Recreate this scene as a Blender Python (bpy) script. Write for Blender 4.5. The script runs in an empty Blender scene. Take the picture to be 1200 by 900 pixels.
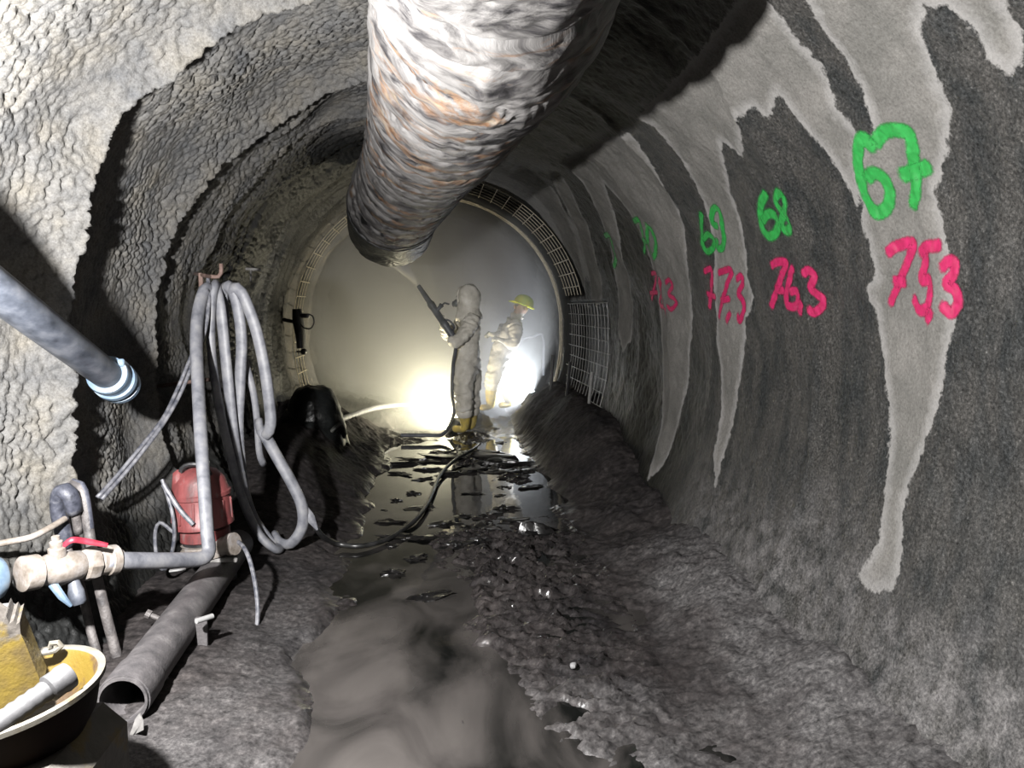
import bpy, math, random
import numpy as np
from mathutils import Vector, Matrix

random.seed(7)
rng = np.random.default_rng(7)
scene = bpy.context.scene
COL = scene.collection

# ------------------------------------------------------------------ camera, world, lights, exposure
F = 877.0                                   # focal length in pixels of the 1200x900 frame
YAW, PITCH = 0.101734, -0.102265
CAM = np.array([0.0, 0.0, 1.5])
FWD = np.array([math.sin(YAW) * math.cos(PITCH), math.cos(YAW) * math.cos(PITCH), math.sin(PITCH)])
RGT = np.array([math.cos(YAW), -math.sin(YAW), 0.0])
UPV = np.cross(RGT, FWD)
cam_data = bpy.data.cameras.new('camera')
cam_data.sensor_width = 36.0
cam_data.lens = 36.0 * F / 1200.0
cam_data.clip_start = 0.05
cam = bpy.data.objects.new('camera', cam_data)
COL.objects.link(cam)
cam.matrix_world = Matrix(((RGT[0], UPV[0], -FWD[0], CAM[0]), (RGT[1], UPV[1], -FWD[1], CAM[1]),
                           (RGT[2], UPV[2], -FWD[2], CAM[2]), (0, 0, 0, 1)))
scene.camera = cam

world = bpy.data.worlds.new('world')
scene.world = world
world.use_nodes = True
world.node_tree.nodes['Background'].inputs[0].default_value = (0.5, 0.6, 0.7, 1)
world.node_tree.nodes['Background'].inputs[1].default_value = 0.0015

scene.view_settings.view_transform = 'Standard'
scene.view_settings.look = 'None'
scene.view_settings.gamma = 1.0
scene.view_settings.use_curve_mapping = False
scene.view_settings.exposure = 0.0


def point_light(name, loc, watts, color, radius):
    l = bpy.data.lights.new(name, 'POINT')
    l.energy = watts
    l.color = color
    l.shadow_soft_size = radius
    o = bpy.data.objects.new(name, l)
    o.location = loc
    COL.objects.link(o)
    return o


# hand lamp standing out of frame on the left, the one lamp that lights the near tunnel
point_light('work_lamp_light', (-1.03, 1.50, 1.53), 1070.0, (1.0, 0.98, 0.965), 0.035)
scene.cycles.diffuse_bounces = 1


# ------------------------------------------------------------------ picking points along a line of sight
def ray(px, py):
    d = FWD + RGT * (px - 600.0) / F - UPV * (py - 450.0) / F
    return d / np.linalg.norm(d)


def aty(px, py, y):
    d = ray(px, py)
    return CAM + d * (y / d[1])


def atz(px, py, z):
    d = ray(px, py)
    return CAM + d * ((z - CAM[2]) / d[2])


# ------------------------------------------------------------------ noise
PERM = np.random.default_rng(3).permutation(256)
PERM = np.concatenate([PERM, PERM, PERM]).astype(np.int64)
GR = np.random.default_rng(5).normal(size=(256, 3))
GR /= np.linalg.norm(GR, axis=1)[:, None]


def pn(x, y, z=0.0):
    x, y, z = np.broadcast_arrays(np.asarray(x, float), np.asarray(y, float), np.asarray(z, float))
    xi, yi, zi = np.floor(x).astype(np.int64), np.floor(y).astype(np.int64), np.floor(z).astype(np.int64)
    xf, yf, zf = x - xi, y - yi, z - zi
    u, v, w = [t * t * t * (t * (t * 6 - 15) + 10) for t in (xf, yf, zf)]
    out = 0.0
    for i in (0, 1):
        for j in (0, 1):
            for k in (0, 1):
                h = PERM[PERM[PERM[(xi + i) & 255] + ((yi + j) & 255)] + ((zi + k) & 255)]
                g = GR[h]
                d = g[..., 0] * (xf - i) + g[..., 1] * (yf - j) + g[..., 2] * (zf - k)
                out = out + d * (u if i else 1 - u) * (v if j else 1 - v) * (w if k else 1 - w)
    return out * 1.6


def fbm(x, y, z=0.0, o=4):
    s, a, f = 0.0, 1.0, 1.0
    for i in range(o):
        s = s + a * pn(np.asarray(x) * f + i * 17.3, np.asarray(y) * f + i * 5.1, np.asarray(z) * f)
        a *= 0.5
        f *= 2.03
    return s


def lumps(x, y):
    """rounded cell bumps: 0 at the seams, 1 at the middle of a cell"""
    xi, yi = np.floor(x).astype(np.int64), np.floor(y).astype(np.int64)
    best = np.full(np.shape(x), 9.0)
    for i in (-1, 0, 1):
        for j in (-1, 0, 1):
            h = PERM[PERM[(xi + i) & 255] + ((yi + j) & 255)]
            h2 = PERM[h + 57]
            d = (xi + i + h / 255.0 - x) ** 2 + (yi + j + h2 / 255.0 - y) ** 2
            best = np.minimum(best, d)
    return 1.0 - best


def sst(a, b, x):
    t = np.clip((np.asarray(x, float) - a) / (b - a), 0, 1)
    return t * t * (3 - 2 * t)


# ------------------------------------------------------------------ tunnel surface
ZC, R0 = 1.26, 1.70


def base_r(th):
    a = np.clip((np.abs(th) - math.pi / 2) / math.radians(42), 0, 3)
    return R0 * (1 + 0.108 * a ** 1.4)


STEPS = [(2.35, .05), (3.18, .15), (4.45, .11), (5.25, .06), (6.1, .06), (6.75, .045), (7.45, .05), (8.15, .05)]


def disp(th, y):
    """how far the sprayed concrete stands into the tunnel, metres"""
    th, y = np.broadcast_arrays(np.asarray(th, float), np.asarray(y, float))
    s = th * R0
    left = sst(0.25, -0.25, th)
    right = 1 - left
    d = 0.035 * fbm(s * 1.1, y * 1.1, 2.0, 3)
    ring = np.zeros_like(s)
    s1 = s[0] if s.ndim == 2 and len(s) > 1 and np.array_equal(s[0], s[-1]) else s   # rows of a grid repeat
    for k, (yk, h) in enumerate(STEPS):
        u = y - yk - 0.09 * fbm(s1 * 0.9, k * 7.7, 1.3, 3) - 0.03 * pn(s1 * 5, k * 3.1, 8.0)
        amp = h * (0.9 + 0.5 * pn(s1 * 1.3, k * 4.4, 0.5))
        ring += amp * np.where(u < 0, np.exp(u / 0.11), np.exp(-u / 0.035))
    d = d + ring * (left * 1.0 + right * 0.22)
    stri = 1 - np.abs(pn(y * 4.2 + 0.5 * pn(s * 1.5, y * 1.0, 4.0), s * 0.55, 6.0)) * 2
    d = d + 0.045 * stri * left * sst(4.0, 5.4, y)
    m = 0.65 + 0.6 * pn(s * 2.2, y * 2.2, 11.0)
    wq_ = 0.4 * pn(s * 9, y * 9, 1.0)
    l1 = lumps(s / 0.044 + wq_, y / 0.030 + wq_ * .8)
    l2 = lumps(s / 0.021 + 31, y / 0.017 + 11)
    m = m * (1 - 0.65 * sst(5.6, 7.6, y))
    d = d + left * m * (0.040 * l1 + 0.016 * l2)
    d = d + right * (0.006 * l1 + 0.0035 * l2 + 0.004 * fbm(s * 14, y * 14, 3.0, 2))
    # unsprayed bay with bare mesh just before the end, then a sprayed collar and raw rock
    bay = sst(8.22, 8.28, y + 0.05 * pn(s * 4, 0, 9)) * sst(9.27, 9.2, y)
    bay = bay * np.where(th > 0, sst(0.1, 0.16, th) * sst(1.36, 1.3, th), sst(2.4, 2.2, -th) * sst(0.2, 0.4, -th) * 0.2)
    low = sst(7.2, 7.26, y + 0.06 * pn(s * 5, 2, 9)) * sst(9.27, 9.2, y) * sst(1.38, 1.44, th) * sst(2.15, 2.05, th)
    d = d - 0.15 * np.maximum(bay, low)
    d = d + 0.10 * sst(9.22, 9.32, y) * sst(9.62, 9.5, y)
    rock = sst(9.5, 9.7, y)
    d = d + rock * (-0.05 + 0.12 * fbm(s * 1.6, y * 1.6, 5.0, 4))
    # tidy toe near floor
    return d


def wall_pt(th, y, lift=0.0):
    r = base_r(th) - disp(th, y) - lift
    return np.stack([r * np.sin(th), np.broadcast_to(y, np.shape(r)), ZC + r * np.cos(th)], -1)


def wall_hit(px, py):
    """(theta, y) where a line of sight meets the undisplaced tunnel"""
    d = ray(px, py)
    o = CAM - np.array([0, 0, ZC])
    R = R0
    for _ in range(12):
        a = d[0] ** 2 + d[2] ** 2
        b = o[0] * d[0] + o[2] * d[2]
        c = o[0] ** 2 + o[2] ** 2 - R * R
        t = (-b + math.sqrt(b * b - a * c)) / a
        p = o + d * t
        th = math.atan2(p[0], p[2])
        R = float(base_r(np.array(th))) - 0.03
    return th, p[1]


def project(P):
    d = P - CAM
    z = d @ FWD
    z = np.where(z > 0.05, z, np.nan)
    return 600 + F * (d @ RGT) / z, 450 - F * (d @ UPV) / z


# ------------------------------------------------------------------ materials
def nodes_of(m):
    m.use_nodes = True
    nt = m.node_tree
    return nt, nt.nodes['Principled BSDF'], nt.nodes['Material Output']


def nd(nt, kind, **kw):
    n = nt.nodes.new(kind)
    for k, v in kw.items():
        if k.startswith('i_'):
            key = k[2:]
            key = int(key) if key.isdigit() else key.replace('_', ' ')
            n.inputs[key].default_value = v
        else:
            setattr(n, k, v)
    return n


def ramp(nt, fac, stops, interp='LINEAR'):
    r = nt.nodes.new('ShaderNodeValToRGB')
    r.color_ramp.interpolation = interp
    el = r.color_ramp.elements
    while len(el) < len(stops):
        el.new(0.5)
    for e, (p, c) in zip(el, stops):
        e.position = p
        e.color = tuple(c) + (1,) if len(c) == 3 else c
    nt.links.new(fac, r.inputs[0])
    return r.outputs[0]


def coords(nt, scale=(1, 1, 1)):
    tc = nt.nodes.new('ShaderNodeTexCoord')
    mp = nt.nodes.new('ShaderNodeMapping')
    mp.inputs['Scale'].default_value = scale
    nt.links.new(tc.outputs['Object'], mp.inputs[0])
    return mp.outputs[0]


def noise(nt, vec, scale, detail=4, rough=0.55, dist=0.0):
    n = nd(nt, 'ShaderNodeTexNoise', i_Scale=scale, i_Detail=detail, i_Roughness=rough, i_Distortion=dist)
    nt.links.new(vec, n.inputs['Vector'])
    return n.outputs['Fac']


def bump(nt, bs, height, strength, distance):
    b = nd(nt, 'ShaderNodeBump', i_Strength=strength, i_Distance=distance)
    nt.links.new(height, b.inputs['Height'])
    nt.links.new(b.outputs[0], bs.inputs['Normal'])
    return b


ALB = 0.27                                  # albedo scale, kept low so bounced light does not fill the shadows


def dim(stops, k=None):
    return [(p, tuple(x * (ALB if k is None else k) for x in c)) for p, c in stops]


def simple(name, stops, scale=6, rough=0.6, metal=0.0, bstr=0.3, bscale=40, bdist=0.004, stretch=(1, 1, 1),
           detail=5, dist=0.0, emis=None, spec=0.5):
    """material whose colour follows a noise ramp, with fine relief"""
    m = bpy.data.materials.new(name)
    nt, bs, out = nodes_of(m)
    v = coords(nt, stretch)
    nt.links.new(ramp(nt, noise(nt, v, scale, detail, 0.6, dist), dim(stops)), bs.inputs['Base Color'])
    bs.inputs['Roughness'].default_value = rough
    bs.inputs['Metallic'].default_value = metal
    bs.inputs['Specular IOR Level'].default_value = spec
    if bstr:
        bump(nt, bs, noise(nt, v, bscale, 3), bstr, bdist)
    if emis:
        bs.inputs['Emission Color'].default_value = tuple(emis[0]) + (1,)
        bs.inputs['Emission Strength'].default_value = emis[1]
    return m


def g(v, t=(1, 1, 1)):
    return (v * t[0], v * t[1], v * t[2])


MAT = {}
ALB_MAIN = ALB
MAT['hose'] = simple('lay_flat_hose_grey', [(.3, (.20, .21, .25)), (.5, (.42, .43, .48)), (.7, (.62, .62, .64))], 14, .55, bstr=.2, bscale=60, bdist=.002)
MAT['stub'] = simple('dusty_hose_stub', [(.3, (.05, .05, .055)), (.7, (.11, .11, .115))], 20, .7)
MAT['cable'] = simple('cable_grey', [(.35, (.12, .13, .17)), (.65, (.5, .5, .54))], 30, .5, bstr=0)
MAT['cable_dark'] = simple('cable_dark', [(.3, (.012, .012, .012)), (.7, (.10, .10, .10))], 20, .35, bstr=0)
MAT['bluegrey_pipe'] = simple('blue_grey_pipe', [(.3, (.04, .05, .07)), (.5, (.15, .17, .215)), (.68, (.30, .32, .37))], 16, .5, bstr=.25, bscale=50, bdist=.003, stretch=(1, .5, 1))
MAT['blue_plastic'] = simple('blue_coupling', [(.3, (.16, .26, .40)), (.55, (.40, .56, .74)), (.75, (.68, .76, .84))], 12, .4, bstr=.15)
MAT['beige'] = simple('dusty_beige_metal', [(.3, (.30, .25, .20)), (.5, (.55, .48, .42)), (.7, (.72, .68, .66))], 22, .6, bstr=.4, bscale=70)
MAT['red_lever'] = simple('red_lever', [(.3, (.45, .02, .05)), (.7, (.75, .08, .14))], 30, .45, bstr=0)
MAT['red_pump'] = simple('worn_red_paint', [(.28, (.17, .10, .10)), (.45, (.38, .10, .10)), (.6, (.50, .13, .13)), (.75, (.50, .34, .33))], 9, .5, bstr=.3, stretch=(2, 2, .7))
MAT['grey_steel'] = simple('dusty_grey_steel', [(.3, (.10, .095, .10)), (.55, (.21, .195, .20)), (.75, (.36, .34, .34))], 14, .6, bstr=.5, bscale=90, bdist=.004)
MAT['dark_steel'] = simple('dark_steel', [(.3, (.015, .015, .016)), (.7, (.07, .07, .075))], 18, .45, bstr=.3)
MAT['bar_steel'] = simple('muddy_bar_steel', [(.3, (.06, .055, .06)), (.5, (.20, .18, .175)), (.7, (.38, .35, .34))], 18, .65, bstr=.7, bscale=60, bdist=.006)
MAT['bar_blue'] = simple('bar_blue_sleeve', [(.3, (.03, .035, .055)), (.55, (.14, .15, .20)), (.72, (.45, .45, .48))], 26, .55, bstr=.5, bscale=60)
MAT['rust_hook'] = simple('rusty_hook', [(.3, (.22, .12, .09)), (.7, (.48, .33, .28))], 25, .7, bstr=.3)
ALB = 0.085
MAT['yellow'] = simple('rusty_yellow_paint', [(.30, (.24, .19, .14)), (.42, (.36, .20, .07)), (.5, (.72, .46, .03)), (.75, (.80, .57, .05))], 7, .55, bstr=.4, bscale=60)
MAT['yellow_dirty'] = simple('mud_crusted_yellow', [(.32, (.30, .27, .23)), (.5, (.55, .50, .43)), (.57, (.78, .55, .14)), (.7, (.85, .58, .08))], 7, .7, bstr=.6, bscale=50)
MAT['plate'] = simple('torn_yellow_plate', [(.34, (.22, .19, .14)), (.44, (.42, .31, .10)), (.52, (.74, .50, .03)), (.8, (.84, .62, .04))], 8, .6, bstr=.5, bscale=70)
m = bpy.data.materials.new('torn_yellow_plate_crusted')
nt, bs, out = nodes_of(m)
v = coords(nt)
yel = ramp(nt, noise(nt, v, 9, 5), dim([(.34, (.42, .28, .06)), (.5, (.74, .50, .03)), (.8, (.84, .62, .04))]))
gry = ramp(nt, noise(nt, v, 40, 5), dim([(.3, (.20, .17, .14)), (.7, (.55, .49, .43))]))
sx = nd(nt, 'ShaderNodeSeparateXYZ'); nt.links.new(v, sx.inputs[0])
ad = nd(nt, 'ShaderNodeMath', operation='MULTIPLY_ADD', i_1=0.22); nt.links.new(noise(nt, v, 14, 4), ad.inputs[0]); nt.links.new(sx.outputs[2], ad.inputs[2])
mr = nd(nt, 'ShaderNodeMapRange', i_1=0.735, i_2=0.765); nt.links.new(ad.outputs[0], mr.inputs[0])
mx = nd(nt, 'ShaderNodeMix', data_type='RGBA'); nt.links.new(mr.outputs[0], mx.inputs[0]); nt.links.new(yel, mx.inputs[6]); nt.links.new(gry, mx.inputs[7])
nt.links.new(mx.outputs[2], bs.inputs['Base Color']); bs.inputs['Roughness'].default_value = .6
bump(nt, bs, noise(nt, v, 70, 3), .5, .004)
MAT['plate'] = m
MAT['rim'] = simple('pale_worn_rim', [(.3, (.38, .28, .12)), (.45, (.66, .60, .48)), (.7, (.82, .80, .74))], 12, .5, bstr=.3)
MAT['brown'] = simple('rust_brown', [(.3, (.02, .007, .004)), (.7, (.055, .018, .010))], 10, .8, spec=.1)
ALB = ALB_MAIN
MAT['paper'] = simple('muddy_paper', [(.35, (.22, .21, .20)), (.6, (.62, .60, .58))], 14, .8, bstr=.3)
MAT['white_peg'] = simple('white_peg', [(.3, (.55, .55, .55)), (.7, (.8, .8, .8))], 14, .5, bstr=0)
ALB = 1.0
MAT['wire'] = simple('mesh_wire', [(.3, (.20, .18, .13)), (.7, (.42, .38, .29))], 30, .5, metal=.2, bstr=0)
ALB = .45
MAT['wire_dark'] = simple('mesh_wire_dull', [(.3, (.22, .22, .21)), (.7, (.40, .40, .39))], 30, .5, metal=.2, bstr=0)
ALB, ALB0 = 0.9, ALB_MAIN
MAT['coverall'] = simple('dusty_coverall', [(.3, (.42, .40, .34)), (.5, (.60, .57, .50)), (.7, (.74, .72, .66))], 7, .85, bstr=.5, bscale=22, bdist=.02)
MAT['boot'] = simple('yellow_boot', [(.35, (.34, .27, .12)), (.6, (.62, .48, .10))], 12, .5, bstr=.2)
MAT['glove'] = simple('dusty_glove', [(.3, (.30, .29, .25)), (.7, (.55, .53, .47))], 20, .8, bstr=.2)
MAT['skin'] = simple('skin', [(.3, (.42, .27, .19)), (.7, (.55, .37, .28))], 12, .55, bstr=0)
MAT['mask'] = simple('grey_mask', [(.3, (.06, .065, .07)), (.7, (.16, .17, .18))], 18, .5, bstr=.1)
MAT['helmet'] = simple('yellow_green_helmet', [(.3, (.42, .62, .02)), (.6, (.80, .82, .02))], 8, .35, bstr=0)
ALB = 0.7
MAT['nozzle'] = simple('nozzle_steel', [(.3, (.05, .055, .065)), (.7, (.16, .17, .19))], 12, .5, bstr=.2)
MAT['lamp_body'] = simple('lamp_housing', [(.3, (.10, .10, .10)), (.7, (.22, .22, .21))], 12, .5, bstr=.1)
MAT['lamp_warm'] = simple('lamp_warm_glass', [(.3, (.9, .9, .8)), (.7, (1, 1, .9))], 3, .3, bstr=0, emis=((1, .90, .55), 60))
MAT['lamp_cold'] = simple('lamp_cold_glass', [(.3, (.9, .9, .9)), (.7, (1, 1, 1))], 3, .3, bstr=0, emis=((.86, .93, 1), 90))
ALB = ALB0
MAT['bundle'] = simple('dark_wet_tarpaulin', [(.3, (.010, .012, .012)), (.7, (.045, .05, .05))], 8, .35, bstr=.4, bscale=18, bdist=.02)
MAT['bundle_lip'] = simple('tarpaulin_lip', [(.3, (.10, .11, .10)), (.7, (.26, .26, .22))], 10, .5, bstr=.3)
MAT['clod'] = simple('dark_mud_clod', [(.3, (.010, .010, .011)), (.7, (.05, .047, .045))], 14, .28, bstr=.5, bscale=30, bdist=.01)
MAT['pebble'] = simple('pale_pebble', [(.3, (.45, .45, .46)), (.7, (.7, .7, .7))], 25, .5, bstr=.2)
MAT['stone_far'] = simple('pale_rubble', [(.3, (.18, .17, .13)), (.7, (.42, .40, .32))], 10, .8, bstr=.4)


def wall_material(name, dry_attr):
    m = bpy.data.materials.new(name)
    nt, bs, out = nodes_of(m)
    L = nt.links
    v = coords(nt)
    vs = coords(nt, (1, 1, .35))
    bs.inputs['Specular IOR Level'].default_value = 0.12
    fine = noise(nt, v, 95, 5, .75)
    mid = noise(nt, v, 5, 5, .6)
    streak = noise(nt, vs, 9, 5, .6)
    if dry_attr:
        wet_c = ramp(nt, fine, dim([(.32, (.020, .020, .020)), (.5, (.080, .081, .080)), (.62, (.15, .15, .147)), (.74, (.42, .42, .415))]))
        wet_m = ramp(nt, streak, [(.35, (.62, .66, .68)), (.6, (1.25, 1.2, 1.15))])
        mul = nd(nt, 'ShaderNodeMix', data_type='RGBA', blend_type='MULTIPLY', i_0=1.0)
        L.new(wet_c, mul.inputs[6]); L.new(wet_m, mul.inputs[7])
        dry_c = ramp(nt, fine, dim([(.28, (.20, .194, .184)), (.5, (.345, .337, .32)), (.75, (.47, .462, .445))]))
        dry_m = ramp(nt, mid, [(.35, (.80, .80, .78)), (.65, (1.1, 1.08, 1.06))])
        mul2 = nd(nt, 'ShaderNodeMix', data_type='RGBA', blend_type='MULTIPLY', i_0=1.0)
        L.new(dry_c, mul2.inputs[6]); L.new(dry_m, mul2.inputs[7])
        at = nd(nt, 'ShaderNodeAttribute', attribute_name='dry')
        nz = noise(nt, v, 26, 4, .7)
        ma = nd(nt, 'ShaderNodeMath', operation='MULTIPLY_ADD', i_1=0.07, i_2=-0.035)
        L.new(nz, ma.inputs[0])
        ad = nd(nt, 'ShaderNodeMath', operation='ADD')
        L.new(at.outputs['Fac'], ad.inputs[0]); L.new(ma.outputs[0], ad.inputs[1])
        mr = nd(nt, 'ShaderNodeMapRange', i_1=-0.004, i_2=0.006)
        L.new(ad.outputs[0], mr.inputs[0])
        mx = nd(nt, 'ShaderNodeMix', data_type='RGBA')
        L.new(mr.outputs[0], mx.inputs[0]); L.new(mul.outputs[2], mx.inputs[6]); L.new(mul2.outputs[2], mx.inputs[7])
        # pale lime bloom along the rim of a dry patch
        rim = nd(nt, 'ShaderNodeMapRange', i_1=0.055, i_2=0.012, i_3=0.0, i_4=0.35)
        L.new(ad.outputs[0], rim.inputs[0])
        rm = nd(nt, 'ShaderNodeMath', operation='MULTIPLY')
        L.new(rim.outputs[0], rm.inputs[0]); L.new(mr.outputs[0], rm.inputs[1])
        mx2 = nd(nt, 'ShaderNodeMix', data_type='RGBA', i_7=(.235, .23, .228, 1))
        L.new(rm.outputs[0], mx2.inputs[0]); L.new(mx.outputs[2], mx2.inputs[6])
        # pale splash zone by the floor (spray rebound), a mark of its own kept by attribute
        sp = nd(nt, 'ShaderNodeAttribute', attribute_name='splash')
        sn = nd(nt, 'ShaderNodeMath', operation='MULTIPLY')
        spn = ramp(nt, noise(nt, v, 11, 6, .75), [(.38, (0, 0, 0)), (.62, (1, 1, 1))])
        L.new(sp.outputs['Fac'], sn.inputs[0]); L.new(spn, sn.inputs[1])
        spc = ramp(nt, fine, dim([(.3, (.09, .087, .088)), (.5, (.30, .288, .286)), (.72, (.56, .54, .53))]))
        mx3 = nd(nt, 'ShaderNodeMix', data_type='RGBA')
        L.new(sn.outputs[0], mx3.inputs[0]); L.new(mx2.outputs[2], mx3.inputs[6]); L.new(spc, mx3.inputs[7])
        sk = nd(nt, 'ShaderNodeAttribute', attribute_name='soak_shade')  # damp tone that also paints shade on the crown and far wall
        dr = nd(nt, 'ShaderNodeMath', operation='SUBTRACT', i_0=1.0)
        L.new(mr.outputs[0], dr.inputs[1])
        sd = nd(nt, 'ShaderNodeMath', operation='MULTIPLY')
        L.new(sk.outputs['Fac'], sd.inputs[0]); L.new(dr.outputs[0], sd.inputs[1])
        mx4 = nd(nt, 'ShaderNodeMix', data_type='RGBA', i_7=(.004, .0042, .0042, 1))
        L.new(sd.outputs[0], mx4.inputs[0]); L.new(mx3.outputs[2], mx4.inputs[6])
        L.new(mx4.outputs[2], bs.inputs['Base Color'])
        ro = nd(nt, 'ShaderNodeMapRange', i_3=0.42, i_4=0.85)
        L.new(mr.outputs[0], ro.inputs[0])
        L.new(ro.outputs[0], bs.inputs['Roughness'])
        bump(nt, bs, noise(nt, v, 75, 4, .7), .55, .010)
    else:
        c1 = ramp(nt, fine, dim([(.3, (.19, .182, .17)), (.5, (.33, .322, .31)), (.72, (.46, .45, .435))]))
        c2 = ramp(nt, mid, [(.30, (.62, .65, .70)), (.5, (.96, .96, .95)), (.7, (1.14, 1.09, .98))])
        mul = nd(nt, 'ShaderNodeMix', data_type='RGBA', blend_type='MULTIPLY', i_0=1.0)
        L.new(c1, mul.inputs[6]); L.new(c2, mul.inputs[7])
        at = nd(nt, 'ShaderNodeAttribute', attribute_name='wet')  # damp on the far wall and wall foot, with shade painted in
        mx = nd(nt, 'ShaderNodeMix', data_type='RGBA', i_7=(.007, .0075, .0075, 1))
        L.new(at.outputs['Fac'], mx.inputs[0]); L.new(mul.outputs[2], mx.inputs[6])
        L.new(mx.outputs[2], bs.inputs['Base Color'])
        ro = nd(nt, 'ShaderNodeMapRange', i_3=0.7, i_4=0.45)
        L.new(at.outputs['Fac'], ro.inputs[0])
        L.new(ro.outputs[0], bs.inputs['Roughness'])
        bump(nt, bs, noise(nt, v, 70, 4, .7), .5, .010)
    return m


# ------------------------------------------------------------------ mesh helpers
def mesh_from(name, v, f, mat, smooth=True):
    me = bpy.data.meshes.new(name)
    me.from_pydata([tuple(p) for p in v], [], f)
    if smooth:
        me.polygons.foreach_set('use_smooth', [True] * len(me.polygons))
    mats = mat if isinstance(mat, (list, tuple)) else [mat]
    for m in mats:
        me.materials.append(m)
    me.update()
    return me


def obj(name, geo, mat, base=(0, 0, 0), parent=None, smooth=True, sharp=None):
    v, f = geo
    v = np.asarray(v, float) - np.asarray(base, float)
    me = mesh_from(name, v, f, mat, smooth)
    if sharp:
        me.set_sharp_from_angle(angle=math.radians(sharp))
    o = bpy.data.objects.new(name, me)
    COL.objects.link(o)
    if parent is not None:
        o.parent = parent
    else:
        o.location = base
    return o


def tag(o, label=None, cat=None, group=None, kind=None):
    if label: o['label'] = label
    if cat: o['category'] = cat
    if group: o['group'] = group
    if kind: o['kind'] = kind
    return o


class Thing:
    def __init__(self, name, base, label, cat, group=None):
        self.base = np.asarray(base, float)
        self.root = bpy.data.objects.new(name, None)
        self.root.empty_display_size = 0.1
        self.root.location = base
        COL.objects.link(self.root)
        tag(self.root, label, cat, group)

    def part(self, name, geo, mat, parent=None, label=None, smooth=True, sharp=40):
        o = obj(name, geo, MAT[mat] if isinstance(mat, str) else mat, self.base, parent or self.root, smooth, sharp)
        if label: o['label'] = label
        return o


def thing1(name, geo, mat, label, cat, group=None, sharp=40, kind=None):
    v = np.asarray(geo[0], float)
    base = np.array([(v[:, 0].min() + v[:, 0].max()) / 2, (v[:, 1].min() + v[:, 1].max()) / 2, v[:, 2].min()])
    o = obj(name, geo, MAT[mat] if isinstance(mat, str) else mat, base, None, True, sharp)
    return tag(o, label, cat, group, kind)


def join(*gs):
    V, Fc = [], []
    n = 0
    for v, f in gs:
        V.append(np.asarray(v, float))
        Fc += [tuple(i + n for i in q) for q in f]
        n += len(v)
    return np.concatenate(V), Fc


def catmull(P, step):
    P = np.asarray(P, float)
    Q = np.vstack([2 * P[0] - P[1], P, 2 * P[-1] - P[-2]])
    out = []
    for i in range(1, len(Q) - 2):
        p0, p1, p2, p3 = Q[i - 1:i + 3]
        n = max(1, int(np.linalg.norm((p2 - p1)[:3]) / step))
        for k in range(n):
            t = k / n
            out.append(0.5 * ((2 * p1) + (-p0 + p2) * t + (2 * p0 - 5 * p1 + 4 * p2 - p3) * t * t + (-p0 + 3 * p1 - 3 * p2 + p3) * t ** 3))
    out.append(P[-1])
    return np.array(out)


def frames(P):
    T = np.gradient(P, axis=0)
    T /= np.linalg.norm(T, axis=1)[:, None] + 1e-12
    n = np.cross(T[0], [0.13, 0.21, 0.97])
    if np.linalg.norm(n) < 1e-3:
        n = np.cross(T[0], [1, 0, 0])
    N = []
    for t in T:
        n = n - t * (n @ t)
        n = n / (np.linalg.norm(n) + 1e-12)
        N.append(n)
    N = np.array(N)
    return T, N, np.cross(T, N)


def tube(P, r, seg=10, cap=True, step=None, flat=1.0, updir=None):
    """swept round tube; flat<1 squashes it into a lay-flat section"""
    P = np.asarray(P, float)
    if step:
        P = catmull(P, step)
    T, N, Bn = frames(P)
    if updir is not None:
        Bn = np.cross(T, np.asarray(updir, float)); Bn /= np.linalg.norm(Bn, axis=1)[:, None] + 1e-9
        N = np.cross(Bn, T)
    r = np.broadcast_to(np.asarray(r, float) if np.ndim(r) == 0 or len(r) == len(P) else np.interp(np.linspace(0, 1, len(P)), np.linspace(0, 1, len(r)), r), (len(P),))
    a = np.linspace(0, 2 * math.pi, seg, endpoint=False)
    V = (P[:, None, :] + r[:, None, None] * (np.cos(a)[None, :, None] * N[:, None, :] * flat + np.sin(a)[None, :, None] * Bn[:, None, :])).reshape(-1, 3)
    f = [(i * seg + j, i * seg + (j + 1) % seg, (i + 1) * seg + (j + 1) % seg, (i + 1) * seg + j) for i in range(len(P) - 1) for j in range(seg)]
    if cap:
        f.append(tuple(range(seg))[::-1])
        f.append(tuple((len(P) - 1) * seg + j for j in range(seg)))
    return V, f


def lathe(o, axis, prof, seg=24, closed=False):
    """profile [(radius, height)] turned about the axis through o"""
    o = np.asarray(o, float)
    ax = np.asarray(axis, float); ax = ax / np.linalg.norm(ax)
    n = np.cross(ax, [0, 0, 1.0])
    if np.linalg.norm(n) < 1e-3: n = np.array([1.0, 0, 0])
    n /= np.linalg.norm(n); b = np.cross(ax, n)
    a = np.linspace(0, 2 * math.pi, seg, endpoint=False)
    V = []
    for r, h in prof:
        V.append(o + ax * h + r * (np.cos(a)[:, None] * n + np.sin(a)[:, None] * b))
    V = np.concatenate(V)
    k = len(prof)
    f = []
    for i in range(k if closed else k - 1):
        i2 = (i + 1) % k
        for j in range(seg):
            f.append((i * seg + j, i * seg + (j + 1) % seg, i2 * seg + (j + 1) % seg, i2 * seg + j))
    if not closed:
        if prof[0][0] > 1e-4: f.append(tuple(range(seg))[::-1])
        if prof[-1][0] > 1e-4: f.append(tuple((k - 1) * seg + j for j in range(seg)))
    return V, f


def pipe(p0, p1, r, wall=0.008, seg=24):
    p0, p1 = np.asarray(p0, float), np.asarray(p1, float)
    h = np.linalg.norm(p1 - p0)
    return lathe(p0, p1 - p0, [(r, 0), (r, h), (r - wall, h), (r - wall, 0)], seg, closed=True)


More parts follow.
